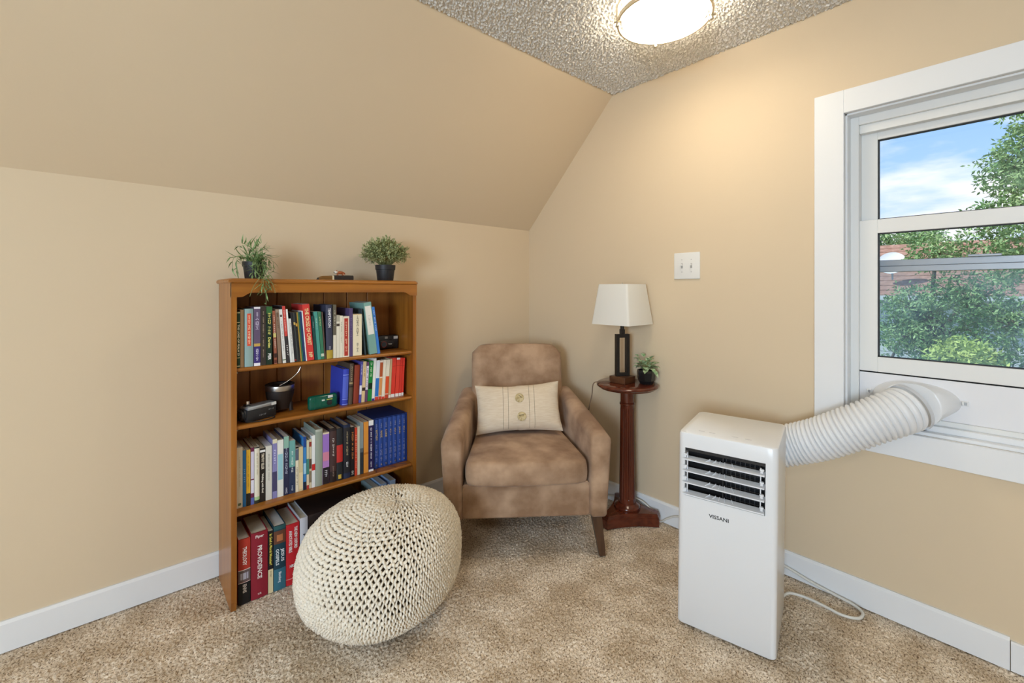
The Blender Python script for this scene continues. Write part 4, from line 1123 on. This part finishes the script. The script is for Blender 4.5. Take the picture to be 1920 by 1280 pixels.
g = G(); g.tube([(-.087, 0, zt_ - .006), (.087, 0, zt_ - .006)], .0018, 6); g.tube([(0, -.087, zt_ - .006), (0, .087, zt_ - .006)], .0018, 6); g.tube([(0, 0, .35), (0, 0, zt_ + .008)], .003, 8)
g.build('shade_spider', M_NICKEL, lp)
G().lathe([(.012, .345), (.014, .36), (.028, .40), (.030, .42), (.024, .445), (.008, .458)], 20).build('bulb', mat('frosted_bulb', (.8, .8, .78), .4), lp, smooth=60)
# lamp cord dropping behind the table edge
pts = bezier([(-.180, -.800, .7075), (-.225, -.762, .7070), (-.246, -.742, .695), (-.252, -.738, .640), (-.258, -.722, .560), (-.225, -.670, .40), (-.110, -.610, .16), (-.050, -.585, .03)], 6)
tag(G().tube(pts, .0028, 8).build('lamp_cord', mat('brown_cord', (.16, .10, .06), .5), None, smooth=60), 'thin brown lamp cord hanging behind the pedestal table', 'cord')

# ------------------------------------------------------------------ small plant on the table
sp = thing('potted_plant', 'small leafy plant in faceted black pot beside the table lamp', 'plant', (TX + .052, TY - .078, .7032))
def octr(r, z): return [(r * math.cos(PI / 8 + PI / 4 * k), r * math.sin(PI / 8 + PI / 4 * k), z) for k in range(8)]
G().loft([octr(.032, 0), octr(.042, .018), octr(.047, .058), octr(.044, .070), octr(.040, .070), octr(.040, .060)]).build('pot', mat('glossy_black_pot', (.012, .012, .013), .22), sp)
G().lathe([(.001, .062), (.041, .062)], 12, cap=False).build('soil', M_SOIL, sp)
R = random.Random(21)
def leaf(p, d, L, w, droop, parent, m):
    d = Vector(d).normalized(); s = d.cross(Vector((0, 0, 1))).normalized(); nn = s.cross(d)
    vs = []; fs = []; K = 6
    for i in range(K + 1):
        t = i / K; q = Vector(p) + d * L * t + Vector((0, 0, -droop * t * t * L))
        ww = w * (math.sin(PI * t ** .8) if 0 < i < K else .03)
        vs += [q - s * ww + nn * ww * .25, q, q + s * ww + nn * ww * .25]
    for i in range(K):
        a = i * 3; fs += [(a, a + 1, a + 4, a + 3), (a + 1, a + 2, a + 5, a + 4)]
    return G().add(vs, fs).build('leaf', m, parent, smooth=60)
for k in range(46):
    a = k * 2.4; el = R.uniform(.05, 1.2); rr = R.uniform(.010, .042)
    tip = Vector((rr * math.cos(a), rr * math.sin(a), .066 + R.uniform(.008, .065) * math.sin(el) + .012))
    G().tube(bezier([(.008 * math.cos(a), .008 * math.sin(a), .062), tip * .7 + Vector((0, 0, .025)), tip], 3), .0009, 5).build('leaf_stalk', M_STEM, sp)
    leaf(tip, (math.cos(a), math.sin(a), math.sin(el) * 1.1), R.uniform(.028, .042), R.uniform(.012, .018), R.uniform(.1, .7), sp, M_LEAF_C)
leaf((-.03, -.020, .072), (-.9, -.35, .1), .046, .013, .3, sp, M_LEAF_C)
leaf((-.0, -.035, .070), (-.35, -.9, .0), .046, .014, .6, sp, M_LEAF_C)
leaf((.01, .0, .10), (.1, -.1, 1), .034, .010, .0, sp, M_LEAF_C)

# ================================================================== LIGHT SWITCH
sw = thing('light_switch', 'white double toggle light switch plate on the gable wall', 'switch', (0, -1.1245, 1.300))
G().rbox(-.006, 0, -.066, .066, -.065, .065, r=.004, seg=3).build('plate', mat('switch_ivory', (.78, .76, .72), .35), sw, smooth=50)
for y in (.024, -.024):
    G().box(-.0062, -.004, y - .005, y + .005, -.012, .012).build('toggle_slot', mat('switch_slot', (.45, .43, .40), .5), sw)
    o = G().rbox(-.019, -.004, y - .0042, y + .0042, -.0045, .0045, r=.0012).build('toggle', mat('switch_ivory', (.78, .76, .72), .35), sw)
    o.location = (0, 0, .004)
    for z in (.030, -.030):
        g = G(); g.tube([(-.005, y, z), (-.0068, y, z)], .003, 10); g.build('screw', mat('switch_screw', (.55, .53, .5), .4), sw)

# ================================================================== CEILING LIGHT
cl = thing('ceiling_light', 'round flush ceiling light with glowing bowl and double nickel ring', 'light fixture', (-.555, -1.318, CEIL), group='ceiling lights')
def band(r0, r1, z0, z1, n=64):
    g = G(); g.loft([[(r * math.cos(2 * PI * a / n), r * math.sin(2 * PI * a / n), z) for a in range(n)] for r, z in ((r0, z0), (r1, z0), (r1, z1), (r0, z1))], closed=True); return g
G().lathe([(.150, -.016), (.155, -.012), (.155, 0), (.02, 0)], 48).build('ceiling_pan', M_NICKEL, cl, smooth=40)
band(.1655, .1725, -.040, -.024).build('ring', M_NICKEL, cl, smooth=40)
band(.1655, .1725, -.092, -.076).build('ring', M_NICKEL, cl, smooth=40)
me_ = bpy.data.materials.new('lit_opal_glass'); me_.use_nodes = True
q = me_.node_tree.nodes['Principled BSDF']; q.inputs['Base Color'].default_value = (.9, .88, .82, 1)
q.inputs['Emission Color'].default_value = (1.0, .87, .67, 1); q.inputs['Emission Strength'].default_value = 25.0
G().lathe([(.150, -.018), (.154, -.026), (.156, -.050), (.154, -.078), (.150, -.088), (.130, -.095), (.08, -.099), (.02, -.100)], 64).build('glass_bowl', me_, cl, smooth=60)
for k in range(4):
    a = math.radians(41 + 90 * k); c_, s_ = math.cos(a), math.sin(a)
    g = G(); g.tube([(.170 * c_, .170 * s_, -.020), (.170 * c_, .170 * s_, -.098)], .0065, 10); p_ = g.build('post', M_NICKEL, cl, smooth=50)
    g = G(); g.tube([(.160 * c_, .160 * s_, -.0845), (.184 * c_, .184 * s_, -.0845)], .0048, 10); g.build('thumb_screw', M_NICKEL, p_, smooth=50)
    g = G(); g.lathe([(.004, -.106), (.0075, -.103), (.0075, -.098)], 12, (.170 * c_, .170 * s_)); g.build('finial', M_NICKEL, p_, smooth=50)
# unseen copy of the fixture with a stronger bowl, added to brighten the room
def copy_tree(o, parent=None):
    c = o.copy(); COL.objects.link(c); c.parent = parent
    for ch_ in list(o.children): copy_tree(ch_, c)
    return c
c2 = copy_tree(cl); c2.location = (-3.0, -2.75, CEIL); c2['label'] = 'unseen round ceiling light added to brighten the far half of the room'
m2_ = me_.copy(); m2_.name = 'added_opal_glass_bright'
m2_.node_tree.nodes['Principled BSDF'].inputs['Emission Strength'].default_value = 30.0
m2_.node_tree.nodes['Principled BSDF'].inputs['Emission Color'].default_value = (1.0, .94, .86, 1)
for ch_ in c2.children:
    if ch_.name.startswith('glass_bowl'):
        ch_.data = ch_.data.copy(); ch_.data.materials.clear(); ch_.data.materials.append(m2_)

# ================================================================== PORTABLE AIR CONDITIONER
ac = thing('air_conditioner', 'white portable air conditioner with open louvres by the window', 'air conditioner', (-.4075, -1.5035, 0), (0, math.radians(.6), math.radians(-76.8)))
W2, D2, HH = .153, .160, .680
hx0, hx1, hz0, hz1 = -.134, .118, .458, .626
rc = .018
def foot(d, z):
    """rounded footprint, counter clockwise from front-left; front edge holds the grille corners"""
    w, dd, r = W2 - d, D2 - d, rc
    pts = [(-w, -dd + r)]
    for k in range(1, 5):
        a = PI + PI / 2 * k / 4; pts.append((-w + r + r * math.cos(a), -dd + r + r * math.sin(a)))
    pts += [(hx0 + .004, -dd), (hx1, -dd)]
    for k in range(0, 5):
        a = -PI / 2 + PI / 2 * k / 4; pts.append((w - r + r * math.cos(a), -dd + r + r * math.sin(a)))
    for k in range(0, 5):
        a = PI / 2 * k / 4; pts.append((w - r + r * math.cos(a), dd - r + r * math.sin(a)))
    for k in range(0, 5):
        a = PI / 2 + PI / 2 * k / 4; pts.append((-w + r + r * math.cos(a), dd - r + r * math.sin(a)))
    return [(x, y, z) for x, y in pts]
levels = [(.002, .004), (0, .007), (0, hz0), (0, hz1), (0, HH - .008), (.002, HH - .003), (.007, HH)]
rings = [foot(d, z) for d, z in levels]
g = G(); n_ = len(rings[0]); o0 = 0
g.v = [p for r in rings for p in r]
for i in range(len(rings) - 1):
    for a in range(n_):
        if i == 2 and a == 5: continue          # grille opening
        b_ = (a + 1) % n_
        g.f.append((i * n_ + a, i * n_ + b_, (i + 1) * n_ + b_, (i + 1) * n_ + a))
g.f.append(tuple(range(n_ - 1, -1, -1))); g.f.append(tuple((len(rings) - 1) * n_ + a for a in range(n_)))
# recess walls
A = [2 * n_ + 5, 2 * n_ + 6, 3 * n_ + 6, 3 * n_ + 5]
o0 = len(g.v)
g.v += [(g.v[i][0], -D2 + .055, g.v[i][2]) for i in A]
for k in range(4):
    g.f.append((A[k], A[(k + 1) % 4], o0 + (k + 1) % 4, o0 + k))
g.build('body', M_WHITEP, ac, smooth=35)
G().box(hx0 + .001, hx1 + .003, -D2 + .0500, -D2 + .0548, hz0 - .003, hz1 + .003).build('grille_back', M_DARK, ac)
G().box(hx0 + .002, hx1 - .002, -D2 + .010, -D2 + .0495, hz1 - .014, hz1 - .0008).build('grille_hood', M_BLACK, ac)
gg = G()
for k in range(9): gg.box(-.005 + k * .0145, -.0035 + k * .0145, -D2 + .044, -D2 + .0495, hz0 + .002, hz1 - .016)
for k in range(11): gg.box(-.008, hx1 - .003, -D2 + .043, -D2 + .0485, hz0 + .008 + k * .0135, hz0 + .0092 + k * .0135)
gg.build('inner_grid', mat('grid_plastic', (.05, .05, .052), .5), ac)
G().box(-.012, -.009, -D2 + .020, -D2 + .0495, hz0 + .002, hz1 - .016).build('inner_divider', M_BLACK, ac)
M_LOUV = mat('louvre_white', (.78, .79, .81), .35)
for k in range(4):
    z = hz0 + .010 + k * .0405
    sl = G()
    y0, y1 = -D2 - .010, -D2 + .017
    sl.add([(hx0 - .002, y0, z - .0045), (hx1 - .002, y0, z - .0045), (hx1 - .002, y1, z + .0015), (hx0 - .002, y1, z + .0015),
            (hx0 - .002, y0, z - .0005), (hx1 - .002, y0, z - .0005), (hx1 - .002, y1, z + .0042), (hx0 - .002, y1, z + .0042)],
           [(3, 2, 1, 0), (4, 5, 6, 7), (0, 1, 5, 4), (1, 2, 6, 5), (2, 3, 7, 6), (3, 0, 4, 7)])
    lo = sl.build('louvre', M_LOUV, ac)
    for j, x in enumerate((-.062, -.040, -.020, .0, .026)):
        lean_ = (.012, .009, .002, -.004, -.008)[j]
        f = G(); f.add([(x - .0008, y0 + .006, z + .000), (x + .0008, y0 + .006, z + .000), (x + .0008 + lean_, y1 - .004, z + .003), (x - .0008 + lean_, y1 - .004, z + .003), (x - .0008, y0 + .007, z + .002), (x + .0008, y0 + .007, z + .002), (x + .0008 + lean_, y1 - .004, z + .009), (x - .0008 + lean_, y1 - .004, z + .009)],
                       [(3, 2, 1, 0), (4, 5, 6, 7), (0, 1, 5, 4), (1, 2, 6, 5), (2, 3, 7, 6), (3, 0, 4, 7)])
        f.build('air_guide', M_LOUV, lo)
    for x in (hx0 + .006, hx1 - .010):
        h_ = G(); h_.rbox(x - .004, x + .004, -D2 - .006, -D2 + .008, z + .004, z + .016, r=.0015)
        h_.tube([(x - .006, -D2 - .003, z + .014), (x + .006, -D2 - .003, z + .014)], .0028, 8)
        h_.build('hinge_clip', M_LOUV, lo)
for x in (hx0 + .012, hx1 - .014):
    g = G(); g.box(x - .0015, x + .0015, -D2 + .002, -D2 + .006, hz0 + .012, hz0 + .150); g.build('link_rod', M_LOUV, ac)
for k, x in enumerate((-.085, -.050, .022, .062)):
    G().rbox(x - .010, x + .010, -D2 + .040, -D2 + .046, HH - .0005, HH + .0006, r=.0002, seg=1).build('touch_mark', mat('touch_mark_grey', (.62, .62, .63), .3), ac)
for (x, y) in ((-.11, -.12), (.11, -.12), (-.11, .12), (.11, .12)):
    g = G(); g.lathe([(.016, 0), (.018, .002), (.018, .0035)], 14, (x, y)); g.build('foot_pad', M_BLACK, ac)
text('lettering', 'VISSANI', mat('logo_black', (.03, .03, .03), .5), ac, (-.018, -D2 - .0004, .408), ROT_FRONT, .062, .0125)

# exhaust hose with ribs
ho = thing('exhaust_hose', 'white ribbed exhaust hose from the air conditioner to the window', 'hose', (0, 0, 0))
path = bezier([(-.212, -1.478, .535), (-.165, -1.530, .550), (-.130, -1.620, .584), (-.122, -1.700, .622), (-.115, -1.775, .668), (-.098, -1.850, .716), (-.066, -1.910, .752), (-.026, -1.945, .772)], 24)
# resample to even steps
L = [0]
for i in range(1, len(path)): L.append(L[-1] + (path[i] - path[i - 1]).length)
tot = L[-1]; rib = .0165; sub = 8
def at_len(s):
    for i in range(1, len(L)):
        if L[i] >= s:
            t = (s - L[i - 1]) / max(L[i] - L[i - 1], 1e-9); return path[i - 1].lerp(path[i], t)
    return path[-1]
s0 = .105
nr = int((tot - s0) / rib)
pts = []; rad = []
for k in range(nr * sub + 1):
    s = s0 + k * rib / sub; pts.append(at_len(min(s, tot)))
    ph = (k % sub) / sub
    rad.append(.0690 + .0090 * max(0.0, math.sin(PI * ph)) ** .7)
G().tube(pts, rad, 40, cap=False).build('ribbed_tube', M_HOSE, ho, smooth=70)
pts = [at_len(s0 * k / 8 + .0) for k in range(9)] + [at_len(s0 + .004)]
G().tube(pts, [.080, .080, .0795, .079, .0785, .078, .0775, .077, .0765, .0765], 40, cap=False).build('smooth_collar', M_WHITEP, ho, smooth=60)
e0, e1 = at_len(tot - .004), at_len(tot)
dv = (e1 - e0).normalized()
G().tube([e0 - dv * .002, e0 + dv * .010], .0805, 40, cap=False).build('end_ring', mat('hose_ring', (.62, .63, .65), .4), ho, smooth=60)

# window vent panel with oval adaptor
vp = thing('vent_panel', 'white window filler panel with oval hose adaptor under the sash', 'window panel', (0, 0, 0))
G().box(.056, .070, FY1 + .001, FY0 - .001, WZ0 + .0505, .868).build('panel', mat('panel_white', (.80, .79, .80), .4), vp)
G().box(.0575, .064, FY1 + .001, FY0 - .001, .8685, .8725).build('gap_strip', M_DARK, vp)
cy, cz = -1.950, .792
def oval(ry, rz, x, dy=0, dz=0): return [(x, cy + dy + ry * math.copysign(abs(math.cos(2 * PI * a / 40)) ** .9, math.cos(2 * PI * a / 40)), cz + dz + rz * math.sin(2 * PI * a / 40)) for a in range(40)]
G().loft([oval(.118, .059, .0558), oval(.117, .0595, .050), oval(.108, .063, .030, 0, -.002), oval(.094, .070, .005, .0, -.006), oval(.082, .077, -.018, .003, -.014), oval(.074, .072, -.018, .003, -.014)]).build('oval_adaptor', M_WHITEP, vp, smooth=60)
for y in (-1.822, -2.078):
    g = G(); g.rbox(.046, .056, y - .008, y + .008, .790, .806, r=.002); cp = g.build('clip', M_WHITEP, vp)
    G().rbox(.0445, .047, y - .004, y + .003, .793, .803, r=.0005, seg=1).build('clip_screw', M_ALU, cp)
g = G(); g.tube([(.054, -2.24, .770), (.050, -2.24, .770)], .012, 16); g.build('panel_plug', M_WHITEP, vp)

# ------------------------------------------------------------------ power cords
M_CORD = mat('white_cord', (.72, .70, .64), .45)
pts = bezier([(-.250, -1.600, .045), (-.190, -1.600, .012), (-.140, -1.612, .008), (-.120, -1.660, .007), (-.122, -1.720, .007), (-.128, -1.775, .007), (-.105, -1.818, .007), (-.060, -1.822, .007), (-.034, -1.790, .008), (-.028, -1.730, .012), (-.026, -1.650, .022), (-.024, -1.560, .040), (-.022, -1.480, .045), (-.022, -1.38, .03)], 8)
tag(G().tube(pts, .0052, 8).build('power_cord', M_CORD, None, smooth=60), 'white power cord looped on the carpet beside the air conditioner', 'cord')
pts = bezier([(-.035, -.640, .022), (-.034, -.720, .040), (-.034, -.800, .066), (-.032, -.850, .076), (-.032, -.900, .072), (-.030, -.940, .050), (-.030, -.972, .018), (-.030, -1.000, .007), (-.030, -1.035, .035), (-.028, -1.080, .062), (-.026, -1.14, .072), (-.026, -1.2, .06), (-.024, -1.26, .02)], 8)
tag(G().tube(pts, .0042, 8).build('power_cord', M_CORD, None, smooth=60), 'white cord running behind the pedestal table along the baseboard', 'cord')

# ================================================================== KNITTED POUF
pf = thing('knitted_pouf', 'round cream chunky knitted pouf in front of the bookcase', 'pouf', (-1.368, -.648, 0))
M_YARN = mat('cream_yarn', (.80, .70, .55), .9, 0, .15, var=((60, 60, 60), 2, (.88, .80, .67), .3, .7), sheen=.1)
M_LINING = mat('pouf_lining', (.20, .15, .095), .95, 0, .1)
RP, HP = .282, .400
POLE = Vector((.045, -.030))
def psurf(s, a):
    """s 0..1 from the top pole to the underside, a: angle"""
    ph = PI * s * .93
    z = HP / 2 + (HP / 2) * math.copysign(abs(math.cos(ph)) ** .85, math.cos(ph))
    r = RP * abs(math.sin(ph)) ** .80
    if s < .5: 
        dip = .012 * math.exp(-(s / .045) ** 2); z -= dip
    lump = 1 + .020 * math.sin(2 * a + 1.1) * math.sin(ph) + .014 * math.sin(3 * a + .4 + 3 * s) * math.sin(ph) + .010 * math.sin(5 * a + 7 * s)* math.sin(ph)
    k = max(0, math.cos(ph)) ** 1 * (1 - s)
    z = max(z, 0.0)
    return Vector((r * lump * math.cos(a) + POLE.x * k, r * lump * math.sin(a) + POLE.y * k, z + .010))
# inner lining
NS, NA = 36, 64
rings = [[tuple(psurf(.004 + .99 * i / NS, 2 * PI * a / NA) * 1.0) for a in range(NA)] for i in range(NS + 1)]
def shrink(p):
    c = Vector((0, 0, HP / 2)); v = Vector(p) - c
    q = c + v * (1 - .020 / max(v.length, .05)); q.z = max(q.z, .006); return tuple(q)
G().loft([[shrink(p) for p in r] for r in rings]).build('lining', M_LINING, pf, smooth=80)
# knitted rows: wavy yarn, each row shifted half a stitch against the last
vs = []; fs = []
R = random.Random(3)
smp = [psurf(i / 400, .3) for i in range(401)]; cum = [0]
for i in range(1, 401): cum.append(cum[-1] + (smp[i] - smp[i - 1]).length)
row_h, NSD, PER = .0132, 6, 8
nrow = int(cum[-1] / row_h)
for j in range(nrow):
    target = (j + .55) * row_h
    i = next(k for k in range(401) if cum[k] >= target); s = i / 400
    if s > .93: break
    ds_ = row_h / cum[-1]
    circ = 2 * PI * sum((psurf(s, a * .7).xy - psurf(s, a * .7 + PI).xy).length / 2 for a in range(4)) / 4
    nw = next((k for k in (84, 66, 48, 34, 24, 16, 10) if circ / k > .0195), 6); ntot = nw * PER; o = len(vs)
    jit = [R.uniform(-.7, .7) for _ in range(nw)]; amp = [R.uniform(.6, 1.15) for _ in range(nw)]
    shift = .5 * (j % 2) + R.uniform(-.10, .10)
    for q in range(ntot):
        w_ = q // PER; t = q / PER
        a = 2 * PI * (t + shift) / nw
        ph = 2 * PI * t + jit[w_] * math.sin(PI * (t - w_))
        sh = math.sin(ph) * .40 * ds_ * amp[w_] + .35 * ds_ * noise.noise(Vector((math.cos(a) * 2.2, math.sin(a) * 2.2, s * 9)))
        p = psurf(min(max(s + sh, .001), 1), a)
        ta = (psurf(s, a + .01) - psurf(s, a)).normalized(); ts = (psurf(min(s + .01, 1), a) - psurf(s, a)).normalized(); nr_ = ta.cross(ts).normalized()
        if nr_.dot(p - Vector((0, 0, HP / 2))) < 0: nr_ = -nr_
        p = p + nr_ * (.0046 * math.cos(2 * ph + .6) * amp[w_])
        rr = .0064 * (1 + .16 * math.cos(2 * ph))
        for k in range(NSD):
            b_ = 2 * PI * k / NSD; vs.append(p + (nr_ * math.cos(b_) + ts * math.sin(b_) * 1.08) * rr)
    for q in range(ntot):
        q2 = (q + 1) % ntot
        for k in range(NSD):
            k2 = (k + 1) % NSD; fs.append((o + q * NSD + k, o + q * NSD + k2, o + q2 * NSD + k2, o + q2 * NSD + k))
me = bpy.data.meshes.new('knit_stitches'); me.from_pydata(vs, [], fs); me.polygons.foreach_set('use_smooth', [True] * len(me.polygons)); me.materials.append(M_YARN)
ko = bpy.data.objects.new('knit_stitches', me); COL.objects.link(ko); ko.parent = pf; ko['kind'] = 'stuff'

# ================================================================== OUTDOORS
GZ = -3.6
M_GRASS = mat('lawn', (.05, .11, .02), .9, 0, .1, var=((3, 3, 3), 4, (.10, .17, .04), .4, .6))
struct(G().box(.6, 60, -30, 40, GZ - .2, GZ).build('ground_outside', M_GRASS), 'green lawn outside below the window')
# neighbour house
hs = thing('neighbour_house', 'neighbouring house with brown shingle roof and white siding beyond the trees', 'house', (0, 0, 0))
M_SIDING = mat('white_siding', (.72, .72, .72), .6)
M_ROOF = mat('brown_shingles', (.30, .17, .125), .9, 0, .1, var=((9, 9, 9), 3, (.40, .25, .19), .4, .65))
hx = 15.0
for k in range(14):
    z = GZ + k * .33
    G().box(hx - .02 * (1), hx + 5.5, -9, 9, z, z + .32).build('siding_board', M_SIDING, hs) if k < 14 else None
for k in range(12):
    t0 = k / 12; x0 = hx - .45 + t0 * 3.9; z0 = 1.02 + t0 * 1.75
    g = G(); g.add([(x0, -9.3, z0 + .03), (x0 + .36, -9.3, z0 + .165), (x0 + .36, 9.3, z0 + .165), (x0, 9.3, z0 + .03), (x0, -9.3, z0), (x0 + .36, -9.3, z0 + .13), (x0 + .36, 9.3, z0 + .13), (x0, 9.3, z0)],
                   [(0, 1, 2, 3), (7, 6, 5, 4), (0, 3, 7, 4), (1, 2, 6, 5), (0, 1, 5, 4), (3, 2, 6, 7)])
    g.build('shingle_course', M_ROOF, hs)
G().box(hx - .50, hx - .40, -9.3, 9.3, .90, 1.03).build('gutter', M_SIDING, hs)
# satellite dish
ds = thing('satellite_dish', 'white satellite dish on the brown roof next door', 'dish', (15.35, .27, 1.55))
o = G().lathe([(.02, 0), (.20, .02), (.34, .07), (.35, .08), (.33, .07), (.18, .03), (.02, .012)], 28).build('dish', mat('dish_white', (.85, .85, .85), .5), ds, smooth=60)
o.location = (-.1, 0, .42); o.rotation_euler = (0, math.radians(-68), 0)
G().tube([(-.02, 0, -.05), (-.05, 0, .40)], .025, 8).build('mast', M_ALU, ds)
G().tube([(-.10, 0, .25), (-.42, -.02, .40)], .018, 8).build('feed_arm', M_ALU, ds)
# trees
M_TL1 = leafmat('tree_leaf_mid', (.12, .25, .085), (.33, .47, .20), 2)
M_TL2 = leafmat('tree_leaf_yellow', (.26, .38, .07), (.52, .60, .18), 2)
M_BARK = mat('bark', (.12, .09, .065), .9)
def tree(label, base, trunk_top, blobs, nleaf, leaf_len, m, seed, name='tree'):
    t = thing(name, label, 'tree', (0, 0, 0)); r = random.Random(seed)
    b0, tt = Vector(base), Vector(trunk_top)
    G().tube(bezier([b0, b0.lerp(tt, .5) + Vector((.1, .1, 0)), tt], 6), [.16 - .10 * k / 12 for k in range(13)], 10).build('trunk', M_BARK, t, smooth=60)
    g = G(); lv = []; lf = []
    vol = [bx_[3] * bx_[4] * bx_[5] for bx_ in blobs]; sv = sum(vol)
    for (bx_, v) in zip(blobs, vol):
        c = Vector(bx_[:3])
        st = tt.lerp(c, .0)
        g.tube(bezier([b0.lerp(tt, .8), tt.lerp(c, .5) + Vector((0, 0, .1)), c], 4), [.05, .047, .044, .040, .035, .03, .025, .02, .012], 6)
        for k in range(6):
            d = Vector((r.gauss(0, 1), r.gauss(0, 1), r.gauss(0, 1))).normalized()
            g.tube([c, c + Vector((d.x * bx_[3], d.y * bx_[4], d.z * bx_[5])) * .8], [.018, .006], 5)
        nc = int(nleaf * v / sv / 9)
        for _ in range(nc):
            d = Vector((r.gauss(0, 1), r.gauss(0, 1), r.gauss(0, 1))).normalized() * r.random() ** .45
            p0 = c + Vector((d.x * bx_[3], d.y * bx_[4], d.z * bx_[5]))
            ax = Vector((r.gauss(0, 1), r.gauss(0, 1), r.gauss(-.2, .6))).normalized()
            for q in range(9):
                p = p0 + ax * (q - 4) * leaf_len * .28 + Vector((r.gauss(0, .2), r.gauss(0, .2), r.gauss(0, .2))) * leaf_len
                dd = (ax * .5 + Vector((r.gauss(0, 1), r.gauss(0, 1), r.gauss(0, 1)))).normalized(); s = dd.orthogonal().normalized(); s.rotate(Matrix.Rotation(r.uniform(0, 6.28), 3, dd))
                o_ = len(lv); Ln = leaf_len * r.uniform(.7, 1.2); w_ = Ln * .19
                lv.extend((p, p + dd * Ln * .5 + s * w_, p + dd * Ln, p + dd * Ln * .5 - s * w_)); lf.append((o_, o_ + 1, o_ + 2, o_ + 3))
    g.build('branches', M_BARK, t, smooth=60)
    me = bpy.data.meshes.new('foliage'); me.from_pydata(lv, [], lf); me.materials.append(m)
    fo = bpy.data.objects.new('foliage', me); COL.objects.link(fo); fo.parent = t; fo['kind'] = 'stuff'
    return t
tree('tall green tree right of the clouds outside the window', (9.0, -3.0, GZ), (9.0, -2.7, 2.6),
     [(9.0, -2.62, 4.1, .9, .62, .8), (9.1, -2.15, 3.25, .8, .45, .50), (9.0, -2.55, 3.0, .9, .7, .7), (9.0, -2.05, 2.35, .9, .60, .35), (8.9, -2.4, 1.7, .9, .7, .5)], 16000, .085, M_TL1, 1)
tree('leafy green tree in front of the neighbouring house', (10.5, -1.0, GZ), (10.5, -1.0, 1.0),
     [(10.5, -1.15, 1.95, .8, .60, .45), (10.4, -.75, .85, .9, .55, .45), (10.3, -1.55, 1.0, .9, .7, .6), (10.5, -.55, .25, .9, .75, .40), (10.2, -1.3, .1, .9, .9, .55), (10.2, -.3, -.7, .9, .8, .5), (10.2, -1.4, -.8, .9, 1.1, .5), (10.0, -2.15, .55, .8, .6, .5), (10.0, -2.1, -.35, .8, .6, .5)], 26000, .085, M_TL1, 2)
tree('yellow green shrub tree low outside the window', (6.0, -1.55, GZ), (6.0, -1.55, -.8),
     [(6.0, -1.75, .28, .5, .35, .28), (6.0, -2.0, -.12, .5, .45, .25), (6.0, -1.45, -.28, .5, .45, .2), (6.0, -1.1, -.35, .5, .4, .2)], 9000, .075, M_TL2, 3)
tree('sparse distant tree behind the brown roof', (21, 2.2, GZ), (21, 2.2, 2.5),
     [(21, 1.9, 3.2, 1.2, 1.0, .7), (21, .4, 3.1, 1.2, 1.0, .5), (21, 3.0, 2.6, 1.2, 1.2, .6)], 5000, .18, M_TL1, 4)

fit_texts()
